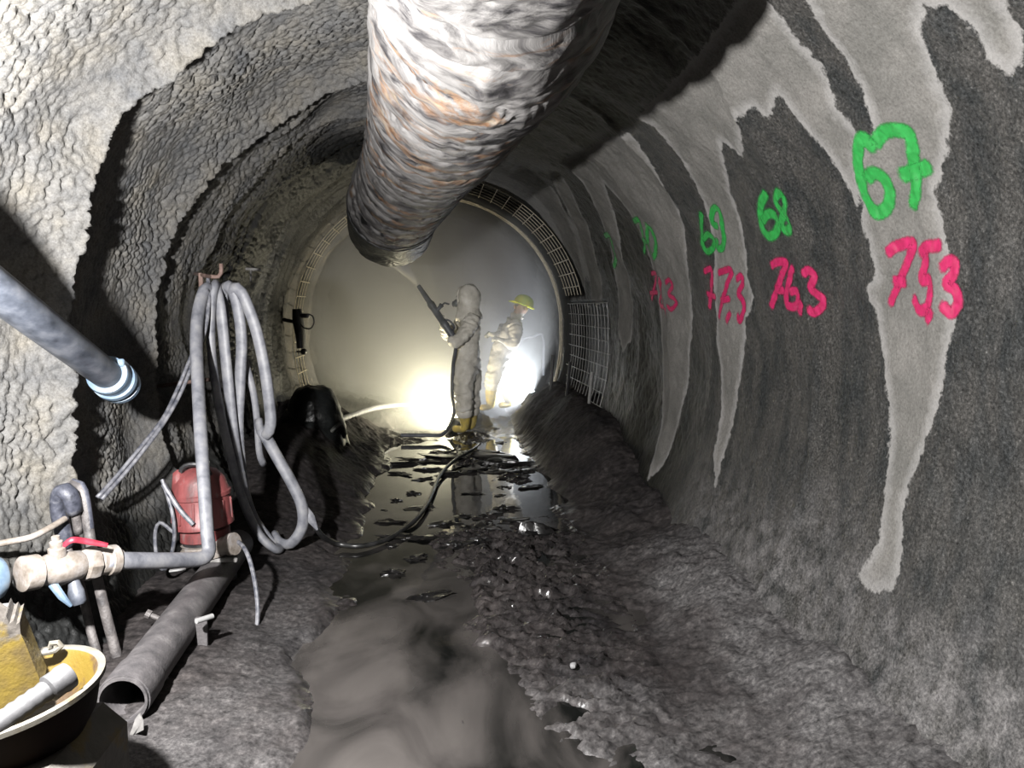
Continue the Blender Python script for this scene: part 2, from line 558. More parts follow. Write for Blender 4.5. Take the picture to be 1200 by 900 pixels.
def box(c, size, rot=None, bev=0.0):
    """box with chamfered edges"""
    sx, sy, sz = [s / 2 for s in size]
    if bev <= 0:
        v = np.array([(x, y, z) for x in (-sx, sx) for y in (-sy, sy) for z in (-sz, sz)])
        f = [(0, 1, 3, 2), (4, 6, 7, 5), (0, 4, 5, 1), (2, 3, 7, 6), (0, 2, 6, 4), (1, 5, 7, 3)]
    else:
        b = bev
        v, idx = [], {}
        for ix in (-1, 1):
            for iy in (-1, 1):
                for iz in (-1, 1):
                    for ax in range(3):
                        p = [ix * (sx - b), iy * (sy - b), iz * (sz - b)]
                        p[ax] = (ix, iy, iz)[ax] * (sx, sy, sz)[ax]
                        idx[(ix, iy, iz, ax)] = len(v)
                        v.append(p)
        v = np.array(v)
        f = []
        for ax in range(3):
            for s in (-1, 1):
                o1, o2 = (ax + 1) % 3, (ax + 2) % 3
                q = []
                for a1, a2 in ((-1, -1), (1, -1), (1, 1), (-1, 1)):
                    k = [0, 0, 0]; k[ax] = s; k[o1] = a1; k[o2] = a2
                    q.append(idx[(k[0], k[1], k[2], ax)])
                f.append(tuple(q) if s > 0 else tuple(q[::-1]))
        for ax in range(3):
            o1, o2 = (ax + 1) % 3, (ax + 2) % 3
            for a1 in (-1, 1):
                for a2 in (-1, 1):
                    k0 = [0, 0, 0]; k0[ax] = -1; k0[o1] = a1; k0[o2] = a2
                    k1 = list(k0); k1[ax] = 1
                    q = (idx[(*k0, o1)], idx[(*k1, o1)], idx[(*k1, o2)], idx[(*k0, o2)])
                    f.append(q if a1 * a2 < 0 else q[::-1])
        for ix in (-1, 1):
            for iy in (-1, 1):
                for iz in (-1, 1):
                    q = tuple(idx[(ix, iy, iz, a)] for a in range(3))
                    f.append(q if ix * iy * iz > 0 else q[::-1])
    if rot is not None:
        v = v @ np.array(Matrix.Rotation(rot[2], 3, 'Z') @ Matrix.Rotation(rot[1], 3, 'Y') @ Matrix.Rotation(rot[0], 3, 'X')).T
    return v + np.asarray(c, float), f


def rock(c, size, seed, nu=12, nv=8, rough=0.35):
    u = np.linspace(0, 2 * math.pi, nu, endpoint=False)
    w = np.linspace(0, math.pi, nv + 1)[1:-1]
    U, W = np.meshgrid(u, w)
    d = np.stack([np.cos(U) * np.sin(W), np.sin(U) * np.sin(W), np.cos(W)], -1).reshape(-1, 3)
    d = np.vstack([[0, 0, 1], d, [0, 0, -1]])
    k = 1 + rough * pn(d[:, 0] * 1.3 + seed * 3.7, d[:, 1] * 1.3 + seed, d[:, 2] * 1.3) + rough * .5 * pn(d[:, 0] * 3 + seed, d[:, 1] * 3, d[:, 2] * 3)
    v = d * k[:, None] * np.asarray(size) + np.asarray(c)
    f = [(0, 1 + j, 1 + (j + 1) % nu) for j in range(nu)]
    m = nv - 1
    for i in range(m - 1):
        for j in range(nu):
            f.append((1 + i * nu + j, 1 + (i + 1) * nu + j, 1 + (i + 1) * nu + (j + 1) % nu, 1 + i * nu + (j + 1) % nu))
    e = len(v) - 1
    f += [(e, 1 + (m - 1) * nu + (j + 1) % nu, 1 + (m - 1) * nu + j) for j in range(nu)]
    return v, f


def grid_mesh(name, P, mat, flip=False):
    """P: (ny, nx, 3) array -> smooth mesh, quickly"""
    ny, nx = P.shape[:2]
    me = bpy.data.meshes.new(name)
    me.vertices.add(ny * nx)
    me.vertices.foreach_set('co', P.reshape(-1).astype(np.float32))
    a = (np.arange(ny - 1)[:, None] * nx + np.arange(nx - 1)[None, :]).reshape(-1)
    q = np.stack([a, a + 1, a + nx + 1, a + nx], -1)
    if flip: q = q[:, ::-1]
    me.loops.add(q.size)
    me.loops.foreach_set('vertex_index', q.reshape(-1).astype(np.int32))
    me.polygons.add(len(q))
    me.polygons.foreach_set('loop_start', (np.arange(len(q)) * 4).astype(np.int32))
    me.polygons.foreach_set('use_smooth', np.ones(len(q), bool))
    me.update(calc_edges=True)
    me.materials.append(mat)
    o = bpy.data.objects.new(name, me)
    COL.objects.link(o)
    return o


def attr(o, name, val):
    a = o.data.attributes.new(name, 'FLOAT', 'POINT')
    a.data.foreach_set('value', np.asarray(val, np.float32).reshape(-1))


# ------------------------------------------------------------------ walls
def ys(*parts):
    return np.unique(np.concatenate([np.arange(a, b, s) for a, b, s in parts]))


DRY = [
    [(655, 192), (700, 168), (735, 158), (745, 168), (770, 205), (795, 262), (806, 330), (806, 400), (800, 460), (787, 510), (772, 545), (757, 562),
     (766, 520), (770, 470), (771, 400), (766, 340), (752, 290), (735, 255), (704, 218), (716, 250), (728, 290), (735, 340), (736, 400), (729, 414), (723, 380), (714, 310), (700, 255), (680, 215)],
    [(745, 140), (820, 60), (890, -40), (893, 0), (930, 50), (960, 90), (975, 130), (1004, 165), (1000, 190), (998, 250), (985, 213), (966, 182), (946, 160), (925, 135),  # first edge is drawn along the duct's cast shadow
     (908, 113), (899, 142), (885, 126), (868, 135), (869, 188), (857, 176), (844, 168), (850, 230), (866, 290), (872, 330), (881, 350), (872, 380), (868, 430), (858, 480), (847, 530), (835, 574),
     (836, 530), (843, 470), (839, 400), (836, 330), (824, 262), (797, 197), (765, 152)],
    [(942, -60), (946, 0), (958, 40), (986, 80), (1006, 120), (1018, 160), (1001, 170), (998, 200), (1002, 262), (1019, 322), (1007, 342), (1022, 370), (1030, 430), (1036, 500), (1036, 560),
     (1030, 632), (1012, 660), (1004, 678), (1022, 694), (1046, 690), (1058, 650), (1060, 600), (1070, 560), (1085, 520), (1100, 480), (1110, 430), (1121, 370), (1115, 325), (1103, 280), (1086, 230),
     (1100, 180), (1103, 130), (1090, 90), (1074, 40), (1078, 12), (1100, 9), (1125, 30), (1150, 72), (1172, 92), (1190, 78), (1195, 55), (1175, 10), (1150, -60)],
    [(640, 205), (652, 203), (672, 240), (692, 290), (704, 345), (701, 358), (690, 352), (684, 310), (668, 262), (650, 230)],
    [(590, 205), (612, 198), (645, 225), (668, 270), (682, 320), (684, 345), (676, 340), (664, 300), (645, 258), (618, 225)],
]


def poly_sdf(P, poly):
    """signed distance (positive inside) of 2-D points P to a closed polygon"""
    poly = np.asarray(poly, float)
    d = np.full(len(P), 1e9)
    inside = np.zeros(len(P), bool)
    for i in range(len(poly)):
        a, b = poly[i], poly[(i + 1) % len(poly)]
        e = b - a
        w = P - a
        t = np.clip((w @ e) / (e @ e), 0, 1)
        d = np.minimum(d, np.linalg.norm(w - t[:, None] * e, axis=1))
        c = (a[1] > P[:, 1]) != (b[1] > P[:, 1])
        with np.errstate(divide='ignore', invalid='ignore'):
            xi = a[0] + (P[:, 1] - a[1]) / (b[1] - a[1]) * e[0]
        inside ^= c & (P[:, 0] < xi)
    return np.where(inside, d, -d)


TH_MAX = math.radians(148)
# left
th = np.linspace(-TH_MAX, 0, 500)
yy = ys((-1.5, 2.3, .05), (2.3, 4.6, .0062), (4.6, 6.0, .0095), (6.0, 9.6, .018), (9.6, 12.6, .06))
TT, YY = np.meshgrid(th, yy)
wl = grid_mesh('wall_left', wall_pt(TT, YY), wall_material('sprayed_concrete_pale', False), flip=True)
sL = TT * R0
wet = sst(4.9, 6.3, YY + 1.0 * pn(sL * 1.0, YY * .9, 3.0)) * 0.92 * sst(9.0, 8.4, YY)  # far stretch: damp, darkened further to stand in for missing light
wet = np.maximum(wet, sst(1.92, 2.1, -TT + 0.2 * pn(sL * 2, YY * 2, 6.0)) * 0.95)  # damp wall foot, darkened further to paint in shadow
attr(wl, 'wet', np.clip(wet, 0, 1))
tag(wl, 'rough pale sprayed-concrete tunnel wall with ring-shaped ridges on the left', kind='structure')
# right
th = np.linspace(0, TH_MAX, 330)
yy = ys((-1.5, 1.6, .05), (1.6, 5.0, .0125), (5.0, 7.0, .016), (7.0, 9.6, .02), (9.6, 12.6, .05))
TT, YY = np.meshgrid(th, yy)
PR = wall_pt(TT, YY)
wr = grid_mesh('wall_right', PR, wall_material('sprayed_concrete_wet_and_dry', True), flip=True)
# drying marks are drawn flat on the unrolled wall: (arc length, chainage) outlines in metres
UV = np.stack([TT.reshape(-1) * R0, YY.reshape(-1)], -1)
dry = np.full(len(UV), -9.0)
for poly in DRY:
    pl = np.array([[t * R0, y] for t, y in (wall_hit(*p) for p in poly)])
    dry = np.maximum(dry, poly_sdf(UV, pl))
collar = np.minimum(sst(7.1, 7.3, YY) * sst(8.24, 8.2, YY), sst(1.35, 1.2, TT)).reshape(-1)
dry = np.where(collar > 0.3, np.maximum(dry, collar * 0.05 - 0.035), dry)
dry = np.maximum(dry, (sst(9.33, 9.37, YY) * sst(9.6, 9.5, YY)).reshape(-1) * 0.2 - 0.1)
attr(wr, 'dry', np.clip(dry, -0.3, 0.3))
zz = PR[..., 2]
attr(wr, 'splash', sst(0.85, 0.2, zz + 0.25 * fbm(TT * 3, YY * 1.5, 7.0, 3)) * sst(5.0, 3.6, YY) * 0.95)
nW = 0.5 * fbm(TT * 2.5, YY * 1.2, 12.0, 3)
attr(wr, 'soak_shade', np.clip(np.maximum.reduce([sst(5.0, 6.2, YY + nW), sst(4.2, 5.2, YY + nW) * sst(1.0, .6, zz), sst(.72, .55, TT + .05 * nW)]) * .9 * sst(9.38, 9.34, YY), 0, 1))  # crown term paints the duct's shadow; far terms mix damp with shade
tag(wr, 'sprayed-concrete tunnel wall with dark wet and pale dry patches on the right', kind='structure')

# working face at the end, behind the dust
uu = np.linspace(-2.1, 2.1, 90); ww = np.linspace(-0.3, 3.4, 80)
X, Z = np.meshgrid(uu, ww)
Yf = 12.3 + 0.5 * fbm(X * .8, Z * .8, 4.0, 5) - 0.25 * (X * X + (Z - 1.2) ** 2) * .3
MAT['rock_face'] = simple('rock_face', [(.3, (.10, .095, .08)), (.6, (.26, .25, .21)), (.75, (.34, .32, .26))], 3, .85, bstr=.6, bscale=12, bdist=.05)
we = grid_mesh('wall_end', np.stack([X, Yf, Z], -1), MAT['rock_face'])
tag(we, 'rough rock face closing the tunnel behind the dust', kind='structure')


# ------------------------------------------------------------------ floor: mud and water
def mud_z(x, y):
    x, y = np.broadcast_arrays(np.asarray(x, float), np.asarray(y, float))
    n1 = fbm(x * 2.2, y * 1.6, 1.0, 4)
    rid = np.clip(1 - np.abs(fbm(x * 5.5 + 3, y * 7.5, 2.0, 4)) * 1.3, 0, 1) ** 2.2
    fine = fbm(x * 17, y * 19, 3.0, 4)
    # share of the floor that is churned mud rather than water
    near = sst(4.7, 3.7, y)
    edge = 0.02 + 0.30 * n1 + 0.25 * sst(3.3, 2.4, y)
    m_near = sst(edge, edge + 0.25, x)
    m_far = 0.42 + 0.75 * fbm(x * 2.1 + 9, y * 1.5, 7.0, 3) - 0.30 * sst(0.4, 0.1, np.abs(x - 0.0)) * sst(4.0, 4.6, y)
    m_far = m_far - 0.6 * sst(-0.05, -0.2, x) * sst(6.9, 6.4, y)
    isl = np.exp(-(((x - 0.25) / 0.5) ** 2 + ((y - 7.3) / 0.42) ** 2)) * 0.75
    mid = np.exp(-(((x - 0.30) / 0.55) ** 2 + ((y - 4.55) / 0.5) ** 2)) * 0.55
    m = near * m_near + (1 - near) * np.clip(m_far + isl + mid, 0, 1)
    z = -0.042 + m * (0.036 + 0.040 * rid * (0.35 + 0.65 * sst(1.0, .55, x)) * (1 + 0.6 * sst(3.3, 3.9, y) * sst(5.8, 5.0, y))) + 0.014 * n1 * m + 0.003 * fine * (0.3 + m)
    # footprint pool with its rim, by the bottom of the view
    e = ((x - 0.17) / 0.09) ** 2 + ((y - 2.85 - 0.6 * (x - .1)) / 0.26) ** 2
    z = z + 0.05 * np.exp(-((np.sqrt(e) - 1.35) / 0.28) ** 2) * (0.5 + 0.8 * pn(x * 7, y * 7, 3.3)) - 0.06 * np.exp(-e * 1.2)
    # banks along both walls
    lb = sst(-0.40, -0.62, x + 0.13 * fbm(x * 3, y * 2.3, 5.0, 4))
    z = z + lb * (0.07 + 0.006 * fine + 0.03 * n1 + (0.10 + 0.34 * sst(4.6, 6.2, y) * sst(9.2, 8.2, y)) * sst(-.5, -1.25, x))
    rb = sst(0.75 - .15 * sst(5.2, 4, y), 1.15 + .45 * sst(5.2, 4, y), x + 0.12 * fbm(x * 2, y * 1.8, 8.0, 4))
    z = z + rb * (0.05 + 0.004 * fine + 0.04 * n1 + (0.16 + 0.36 * sst(4.8, 7.0, y)) * sst(.85, 1.55, x)) * sst(9.75, 9.2, y)
    z = z + sst(8.15, 8.7, y) * (0.045 + 0.03 * n1) + sst(9.1, 9.65, y) * 0.10
    return z


xx = np.linspace(-1.75, 1.75, 270)
yf = ys((-1.5, 1.8, .05), (1.8, 5.0, .0115), (5.0, 9.0, .018), (9.0, 12.6, .05))
X, Y = np.meshgrid(xx, yf)
m = bpy.data.materials.new('wet_mud')
nt, bs, out = nodes_of(m)
v = coords(nt)
c1 = ramp(nt, noise(nt, v, 24, 6, .7), dim([(.3, (.02, .019, .019)), (.55, (.085, .079, .079)), (.75, (.19, .177, .175))]))
c2 = ramp(nt, noise(nt, v, 2.2, 4, .6), [(.3, (.55, .55, .58)), (.7, (1.5, 1.42, 1.38))])
mul = nd(nt, 'ShaderNodeMix', data_type='RGBA', blend_type='MULTIPLY', i_0=1.0)
nt.links.new(c1, mul.inputs[6]); nt.links.new(c2, mul.inputs[7])
at = nd(nt, 'ShaderNodeAttribute', attribute_name='gravel')
gr = ramp(nt, noise(nt, v, 48, 6, .75), dim([(.32, (.045, .044, .045)), (.52, (.24, .231, .232)), (.72, (.54, .52, .51))]))
mx = nd(nt, 'ShaderNodeMix', data_type='RGBA')
nt.links.new(at.outputs['Fac'], mx.inputs[0]); nt.links.new(mul.outputs[2], mx.inputs[6]); nt.links.new(gr, mx.inputs[7])
nt.links.new(mx.outputs[2], bs.inputs['Base Color'])
rr = nd(nt, 'ShaderNodeMapRange', i_3=0.13, i_4=0.75)
atm = nd(nt, 'ShaderNodeAttribute', attribute_name='matt')
nt.links.new(atm.outputs['Fac'], rr.inputs[0])
spm = nd(nt, 'ShaderNodeMapRange', i_3=0.5, i_4=0.08)
nt.links.new(atm.outputs['Fac'], spm.inputs[0])
nt.links.new(spm.outputs[0], bs.inputs['Specular IOR Level'])
nt.links.new(rr.outputs[0], bs.inputs['Roughness'])
bs.inputs['Specular IOR Level'].default_value = 0.5
bump(nt, bs, noise(nt, v, 38, 5, .65), .35, .008)
MAT['mud'] = m
fl = grid_mesh('floor', np.stack([X, Y, mud_z(X, Y)], -1), m)
gv = np.maximum(sst(-0.45, -0.62, X + .12 * fbm(X * 4, Y * 4, 2.0, 3)) * sst(-1.0, -.78, X + .1 * fbm(X * 3, Y * 3, 1.0, 3)) * .42, np.maximum(sst(0.95, 1.3, X + .2 * fbm(X * 3, Y * 3, 4.0, 3)) * 1.1, .55 * sst(3.0, 2.4, Y + .3 * fbm(X * 2, Y * 2, 6.0, 3))))  # gravel left out beside the left wall paints in the shadow there
gv = np.clip(gv * sst(4.6, 3.5, Y) * (0.75 + .4 * fbm(X * 5, Y * 5, 9.0, 3)), 0, 1)
attr(fl, 'gravel', gv)
attr(fl, 'matt', np.clip(np.maximum(gv, np.maximum(sst(-.45, -.65, X), sst(.85, 1.1, X))), 0, 1))
tag(fl, 'churned wet mud floor of the tunnel', kind='structure')

m = bpy.data.materials.new('muddy_water')
nt, bs, out = nodes_of(m)
v = coords(nt)
silt = noise(nt, coords(nt, (1.3, .8, 1)), 2.2, 5, .5, .8)
at = nd(nt, 'ShaderNodeAttribute', attribute_name='silt')
ad = nd(nt, 'ShaderNodeMath', operation='ADD')
nt.links.new(silt, ad.inputs[0]); nt.links.new(at.outputs['Fac'], ad.inputs[1])
nt.links.new(ramp(nt, ad.outputs[0], dim([(.40, (.014, .015, .014)), (.60, (.12, .11, .104)), (.78, (.20, .183, .172)), (1.0, (.25, .229, .214))])), bs.inputs['Base Color'])
bs.inputs['Roughness'].default_value = 0.04
bs.inputs['IOR'].default_value = 1.333
bump(nt, bs, noise(nt, coords(nt, (1, .6, 1)), 9, 3, .5), .10, .01)
wx = np.linspace(-0.95, 1.3, 60); wy = np.linspace(1.2, 9.2, 180)
X, Y = np.meshgrid(wx, wy)
wa = grid_mesh('floor_water', np.stack([X, Y, np.zeros_like(X)], -1), m)
attr(wa, 'silt', 0.14 * sst(4.0, 3.2, Y) * sst(.45, -.1, X + .25 * fbm(X * 2.5, Y * 1.3, 4.0, 4)))
tag(wa, 'flat muddy water lying between the mud ridges', 'water', kind='structure')


# ------------------------------------------------------------------ ventilation duct
def duct():
    ctrl = [aty(592, -260, 1.55), aty(588, -120, 1.95), aty(574, 0, 2.42), aty(546, 70, 3.0), aty(515, 140, 4.0), aty(488, 195, 5.2), aty(463, 238, 6.1), aty(458, 264, 6.75)]
    ctrl = np.array(ctrl)
    P = catmull(ctrl, 0.011)
    T, N, Bn = frames(P)
    s = np.concatenate([[0], np.cumsum(np.linalg.norm(np.diff(P, axis=0), axis=1))])
    seg = 190
    a = np.linspace(0, 2 * math.pi, seg + 1)
    A, S = np.meshgrid(a, s)
    ca, sa = np.cos(A), np.sin(A)
    wob = 0.05 * pn(ca * 1.2, sa * 1.2, S * 2.0)
    ph = (S + 0.11 * A / (2 * math.pi) * 2 + wob) / 0.22
    fr = ph - np.floor(ph)
    valley = np.exp(-(np.minimum(fr, 1 - fr) / 0.10) ** 2)
    wr_ = 1 - np.abs(pn(ca * 2.2 + 5, sa * 2.2, S * 9 + 2.5 * pn(ca * 2, sa * 2, S * 3))) * 2
    wr2 = 1 - np.abs(pn(ca * 3.6, sa * 3.6 + 9, S * 19 + 2.0 * pn(ca * 3, sa * 3, S * 5))) * 2
    r = 0.352 + 0.010 * np.sin(math.pi * fr) - 0.013 * valley + 0.009 * wr_ + 0.003 * wr2 + 0.010 * pn(ca * 1.1, sa * 1.1, S * 1.4)
    V = P[:, None, :] + r[..., None] * (ca[..., None] * N[:, None, :] + sa[..., None] * Bn[:, None, :])
    # fabric material
    m = bpy.data.materials.new('dirty_duct_fabric')
    nt, bs, out = nodes_of(m)
    v = coords(nt, (1.0, 2.6, 1.3))
    n1 = noise(nt, v, 1.9, 8, .64, 2.6)
    n2 = noise(nt, v, 2.1, 5, .6, 1.2)
    c = ramp(nt, n1, [(.33, (.003, .003, .003)), (.40, (.019, .018, .019)), (.46, (.048, .046, .0455)), (.54, (.087, .084, .082)), (.63, (.113, .11, .108)), (.76, (.039, .037, .036))])
    rust = ramp(nt, n2, [(.54, (0, 0, 0)), (.62, (.75, .75, .75)), (.70, (.2, .2, .2))])
    mx = nd(nt, 'ShaderNodeMix', data_type='RGBA')
    rc = ramp(nt, noise(nt, v, 8, 5, .6), [(.35, (.02, .011, .006)), (.5, (.10, .05, .022)), (.68, (.16, .13, .09))])
    nt.links.new(rust, mx.inputs[0]); nt.links.new(c, mx.inputs[6]); nt.links.new(rc, mx.inputs[7])
    nt.links.new(mx.outputs[2], bs.inputs['Base Color'])
    bs.inputs['Roughness'].default_value = 0.5
    bs.inputs['Specular IOR Level'].default_value = 0.3
    bump(nt, bs, n1, .5, .02)
    k = int(np.searchsorted(s, s[-1] - 0.62))
    base = np.array([P[k][0], P[k][1], P[-1][2] - .36])
    t = Thing('ventilation_duct', base, 'large crumpled dirty-white ventilation duct hanging under the tunnel roof', 'duct')
    sl = grid_mesh('sleeve', V[:k + 1] - base, m)
    sl.parent = t.root
    r_end = (0.352 + 0.014 * wr_[k - 4:] * 0.6 + 0.012)
    Vd = P[k - 4:, None, :] + r_end[..., None] * (ca[k - 4:][..., None] * N[k - 4:, None, :] + sa[k - 4:][..., None] * Bn[k - 4:, None, :])
    inner = P[k - 4:, None, :][::-1] + (r_end[..., None][::-1] - .02) * (ca[k - 4:][::-1][..., None] * N[k - 4:, None, :][::-1] + sa[k - 4:][::-1][..., None] * Bn[k - 4:, None, :][::-1])
    MAT['duct_dark'] = simple('dark_end_sleeve', [(.3, (.012, .014, .014)), (.6, (.05, .055, .055)), (.8, (.10, .105, .10))], 7, .4, bstr=.7, bscale=18, bdist=.02, stretch=(1, 3, 1))  # last stretch of the duct, darker than the fabric
    de = grid_mesh('end_sleeve', np.concatenate([Vd, inner]) - base, MAT['duct_dark'])
    de.parent = t.root
    de['label'] = 'dark sleeve on the open far end'
    for q in (0.35, 0.62, 0.86):
        i = int(q * k)
        top = P[i] + np.array([0, 0, .34])
        thx = math.atan2(top[0], top[2] - ZC)
        cp = wall_pt(np.array(thx), np.array(top[1]), 0.0)
        t.part('hanger_wire', tube([top, cp + (cp - top) * .05], .006, 6), 'dark_steel')
    ring = tube([P[k] + .366 * (math.cos(x) * N[k] + math.sin(x) * Bn[k]) for x in np.linspace(0, 2 * math.pi, 60)], .012, 8, False)
    t.part('clamp_ring', ring, 'dark_steel')


duct()


# ------------------------------------------------------------------ painted numbers on the right wall
def paint_mat(name, c1, c2):
    m = bpy.data.materials.new(name)
    nt, bs, out = nodes_of(m)
    v = coords(nt)
    nt.links.new(ramp(nt, noise(nt, v, 40, 4, .6), [(.3, c1), (.7, c2)]), bs.inputs['Base Color'])
    bs.inputs['Roughness'].default_value = 0.6
    at = nd(nt, 'ShaderNodeAttribute', attribute_name='edge')
    nz = noise(nt, v, 130, 3, .7)
    ad = nd(nt, 'ShaderNodeMath', operation='MULTIPLY_ADD', i_1=0.7, i_2=-0.35)
    nt.links.new(nz, ad.inputs[0])
    sm = nd(nt, 'ShaderNodeMath', operation='ADD')
    nt.links.new(at.outputs['Fac'], sm.inputs[0]); nt.links.new(ad.outputs[0], sm.inputs[1])
    mr = nd(nt, 'ShaderNodeMapRange', i_1=0.15, i_2=0.62)
    nt.links.new(sm.outputs[0], mr.inputs[0])
    nt.links.new(mr.outputs[0], bs.inputs['Alpha'])
    return m


MAT['paint_green'] = paint_mat('green_spray_paint', (.004, .11, .015), (.009, .175, .03))
MAT['paint_pink'] = paint_mat('pink_spray_paint', (.175, .002, .03), (.26, .004, .055))


from mathutils.bvhtree import BVHTree
_k = (UV[:, 1].reshape(TT.shape)[:, 0] > 1.8) & (UV[:, 1].reshape(TT.shape)[:, 0] < 7.2)
_S = PR[_k]
_n, _m = _S.shape[:2]
_a = (np.arange(_n - 1)[:, None] * _m + np.arange(_m - 1)[None, :]).reshape(-1)
BVH = BVHTree.FromPolygons(_S.reshape(-1, 3).tolist(), np.stack([_a, _a + 1, _a + _m + 1, _a + _m], -1).tolist())


def on_wall(th, y, lift):
    """points of the modelled right wall at (theta, y), lifted off it a little"""
    out = wall_pt(th, y, lift)
    sh = out.shape
    flat = out.reshape(-1, 3)
    for i, (t, yy_) in enumerate(zip(np.asarray(th).reshape(-1), np.asarray(y).reshape(-1))):
        d = Vector((math.sin(t), 0, math.cos(t)))
        hit = BVH.ray_cast(Vector((0, yy_, ZC)) + d * 1.2, d, 1.0)
        if hit[0] is not None:
            flat[i] = hit[0] - d * lift
    return flat.reshape(sh)


def zoomed(x0, y0, sc):
    return lambda pts: [(x0 + a / sc, y0 + b / sc) for a, b in pts]


def painted(label, mat, strokes, width):
    """strokes: polylines on the wall; every point is put on the sprayed surface, 3 mm proud"""
    V, Fc, E = [], [], []
    n = 0
    for st in strokes:
        tp = np.array([[t * R0, y] for t, y in (wall_hit(*p) for p in st)])
        tp3 = np.column_stack([tp, np.zeros(len(tp))])
        C = catmull(tp3, 0.006)[:, :2] if len(tp) > 1 else tp
        d0 = (C[1] - C[0]) / (np.linalg.norm(C[1] - C[0]) + 1e-9); d1 = (C[-1] - C[-2]) / (np.linalg.norm(C[-1] - C[-2]) + 1e-9)
        C = np.vstack([C[0] - d0 * width * .45, C, C[-1] + d1 * width * .45])
        T = np.gradient(C, axis=0); T /= np.linalg.norm(T, axis=1)[:, None] + 1e-9
        Nn = np.stack([-T[:, 1], T[:, 0]], -1)
        k = np.linspace(-1, 1, 9)
        G = C[:, None, :] + Nn[:, None, :] * k[None, :, None] * width * .75
        pts = on_wall(G[..., 0] / R0, G[..., 1], 0.002)
        e = np.broadcast_to(1 - np.abs(k) ** 1.6, G.shape[:2]).copy()
        e[0] *= 0.0; e[1] *= .6; e[-1] *= 0.0; e[-2] *= .6
        m_, q = G.shape[:2]
        V.append(pts.reshape(-1, 3)); E.append(e.reshape(-1))
        Fc += [(n + i * q + j, n + (i + 1) * q + j, n + (i + 1) * q + j + 1, n + i * q + j + 1) for i in range(m_ - 1) for j in range(q - 1)]
        n += m_ * q
    V = np.concatenate(V)
    o = thing1('painted_number', (V, Fc), mat, label, 'painted number', 'spray-painted survey numbers', sharp=None)
    attr(o, 'edge', np.concatenate(E))
    return o


A = zoomed(980, 140, 3.6); Bz = zoomed(700, 100, 2.25); Cz = zoomed(720, 230, 5.0)
painted('large green spray-painted number 67 on a pale strip of the right wall', 'paint_green', [
    A([(140, 132), (92, 90), (74, 160), (82, 260), (105, 350), (142, 402), (180, 385), (190, 325), (168, 262), (132, 238), (104, 262)]),
    A([(138, 118), (170, 72), (222, 60), (270, 78), (286, 140), (287, 215), (300, 300), (290, 382)]),
    A([(232, 256), (300, 235), (352, 216)])], .048)
painted('large pink spray-painted figure 75,3 below the green 67', 'paint_pink', [
    A([(190, 572), (222, 545), (290, 532), (270, 605), (236, 700), (208, 780)]), A([(212, 690), (268, 690)]),
    A([(326, 578), (352, 546), (424, 535)]), A([(360, 552), (352, 620), (343, 678), (386, 682), (398, 740), (384, 792), (345, 806), (308, 756)]),
    A([(440, 630), (468, 600), (496, 612), (494, 655), (468, 694), (502, 716), (516, 765), (492, 815), (454, 782)]), A([(408, 802), (380, 850)])], .038)
painted('green spray-painted number 68 on the dark wet patch', 'paint_green', [
    Bz([(432, 290), (419, 318), (416, 350), (424, 384), (440, 402), (459, 393), (465, 366), (453, 346), (435, 346), (423, 364)]),
    Bz([(488, 284), (466, 290), (460, 311), (477, 335), (497, 355), (504, 376), (489, 388), (475, 375), (480, 350), (493, 324), (488, 288)])], .044)
painted('pink spray-painted figure 76,3 on the dark wet patch below green 68', 'paint_pink', [
    Cz([(900, 412), (938, 390), (986, 400), (962, 470), (932, 550), (905, 650)]), Cz([(922, 548), (972, 558)]),
    Cz([(1026, 420), (1004, 500), (984, 590), (992, 642), (1032, 650), (1056, 612), (1046, 562), (1008, 562)]), Cz([(1080, 622), (1055, 690)]),
    Cz([(1090, 460), (1116, 440), (1142, 476), (1128, 545), (1150, 575), (1178, 615), (1172, 655), (1136, 686), (1114, 662)])], .038)
painted('small green spray-painted number 69 beside a pale streak', 'paint_green', [
    Cz([(480, 112), (480, 180), (490, 272), (520, 330), (552, 312), (552, 262), (520, 236), (494, 262)]),
    Cz([(572, 192), (540, 172), (534, 112), (550, 90), (576, 120), (592, 190), (612, 262), (604, 312), (576, 310), (574, 262)])], .038)
painted('pink spray-painted figure 77,3 below green 69', 'paint_pink', [
    Cz([(525, 440), (556, 430), (571, 480), (571, 560), (560, 655)]), Cz([(550, 570), (596, 590)]),
    Cz([(600, 450), (660, 436), (656, 500), (642, 590), (618, 710)]), Cz([(628, 610), (672, 600)]), Cz([(682, 680), (660, 735)]),
    Cz([(694, 492), (720, 474), (731, 520), (714, 570), (738, 602), (757, 642), (747, 700), (730, 730), (722, 692)])], .036)
painted('smudged green spray-painted number 70, farthest full number on the wall', 'paint_green', [
    Cz([(90, 160), (130, 146), (152, 200), (156, 270), (150, 340)]), Cz([(140, 270), (186, 270)]),
    Cz([(190, 160), (196, 220), (202, 300), (230, 360), (246, 320), (240, 250), (220, 200), (192, 172)])], .040)
painted('small pink spray-painted figure 78,3 below green 70', 'paint_pink', [
    Cz([(195, 460), (226, 460), (220, 520), (205, 610)]), Cz([(195, 570), (236, 566)]),
    Cz([(266, 475), (250, 512), (270, 570), (286, 620), (270, 650), (250, 620), (266, 570), (276, 512), (264, 474)]),
    Cz([(300, 510), (320, 490), (336, 530), (320, 572), (346, 600), (356, 632), (336, 662), (314, 640)]), Cz([(300, 655), (300, 710)])], .032)
painted('faint narrow green paint mark, leftmost on the right wall', 'paint_green', [[(705, 279), (713, 277), (718, 298), (716, 314)]], .045)


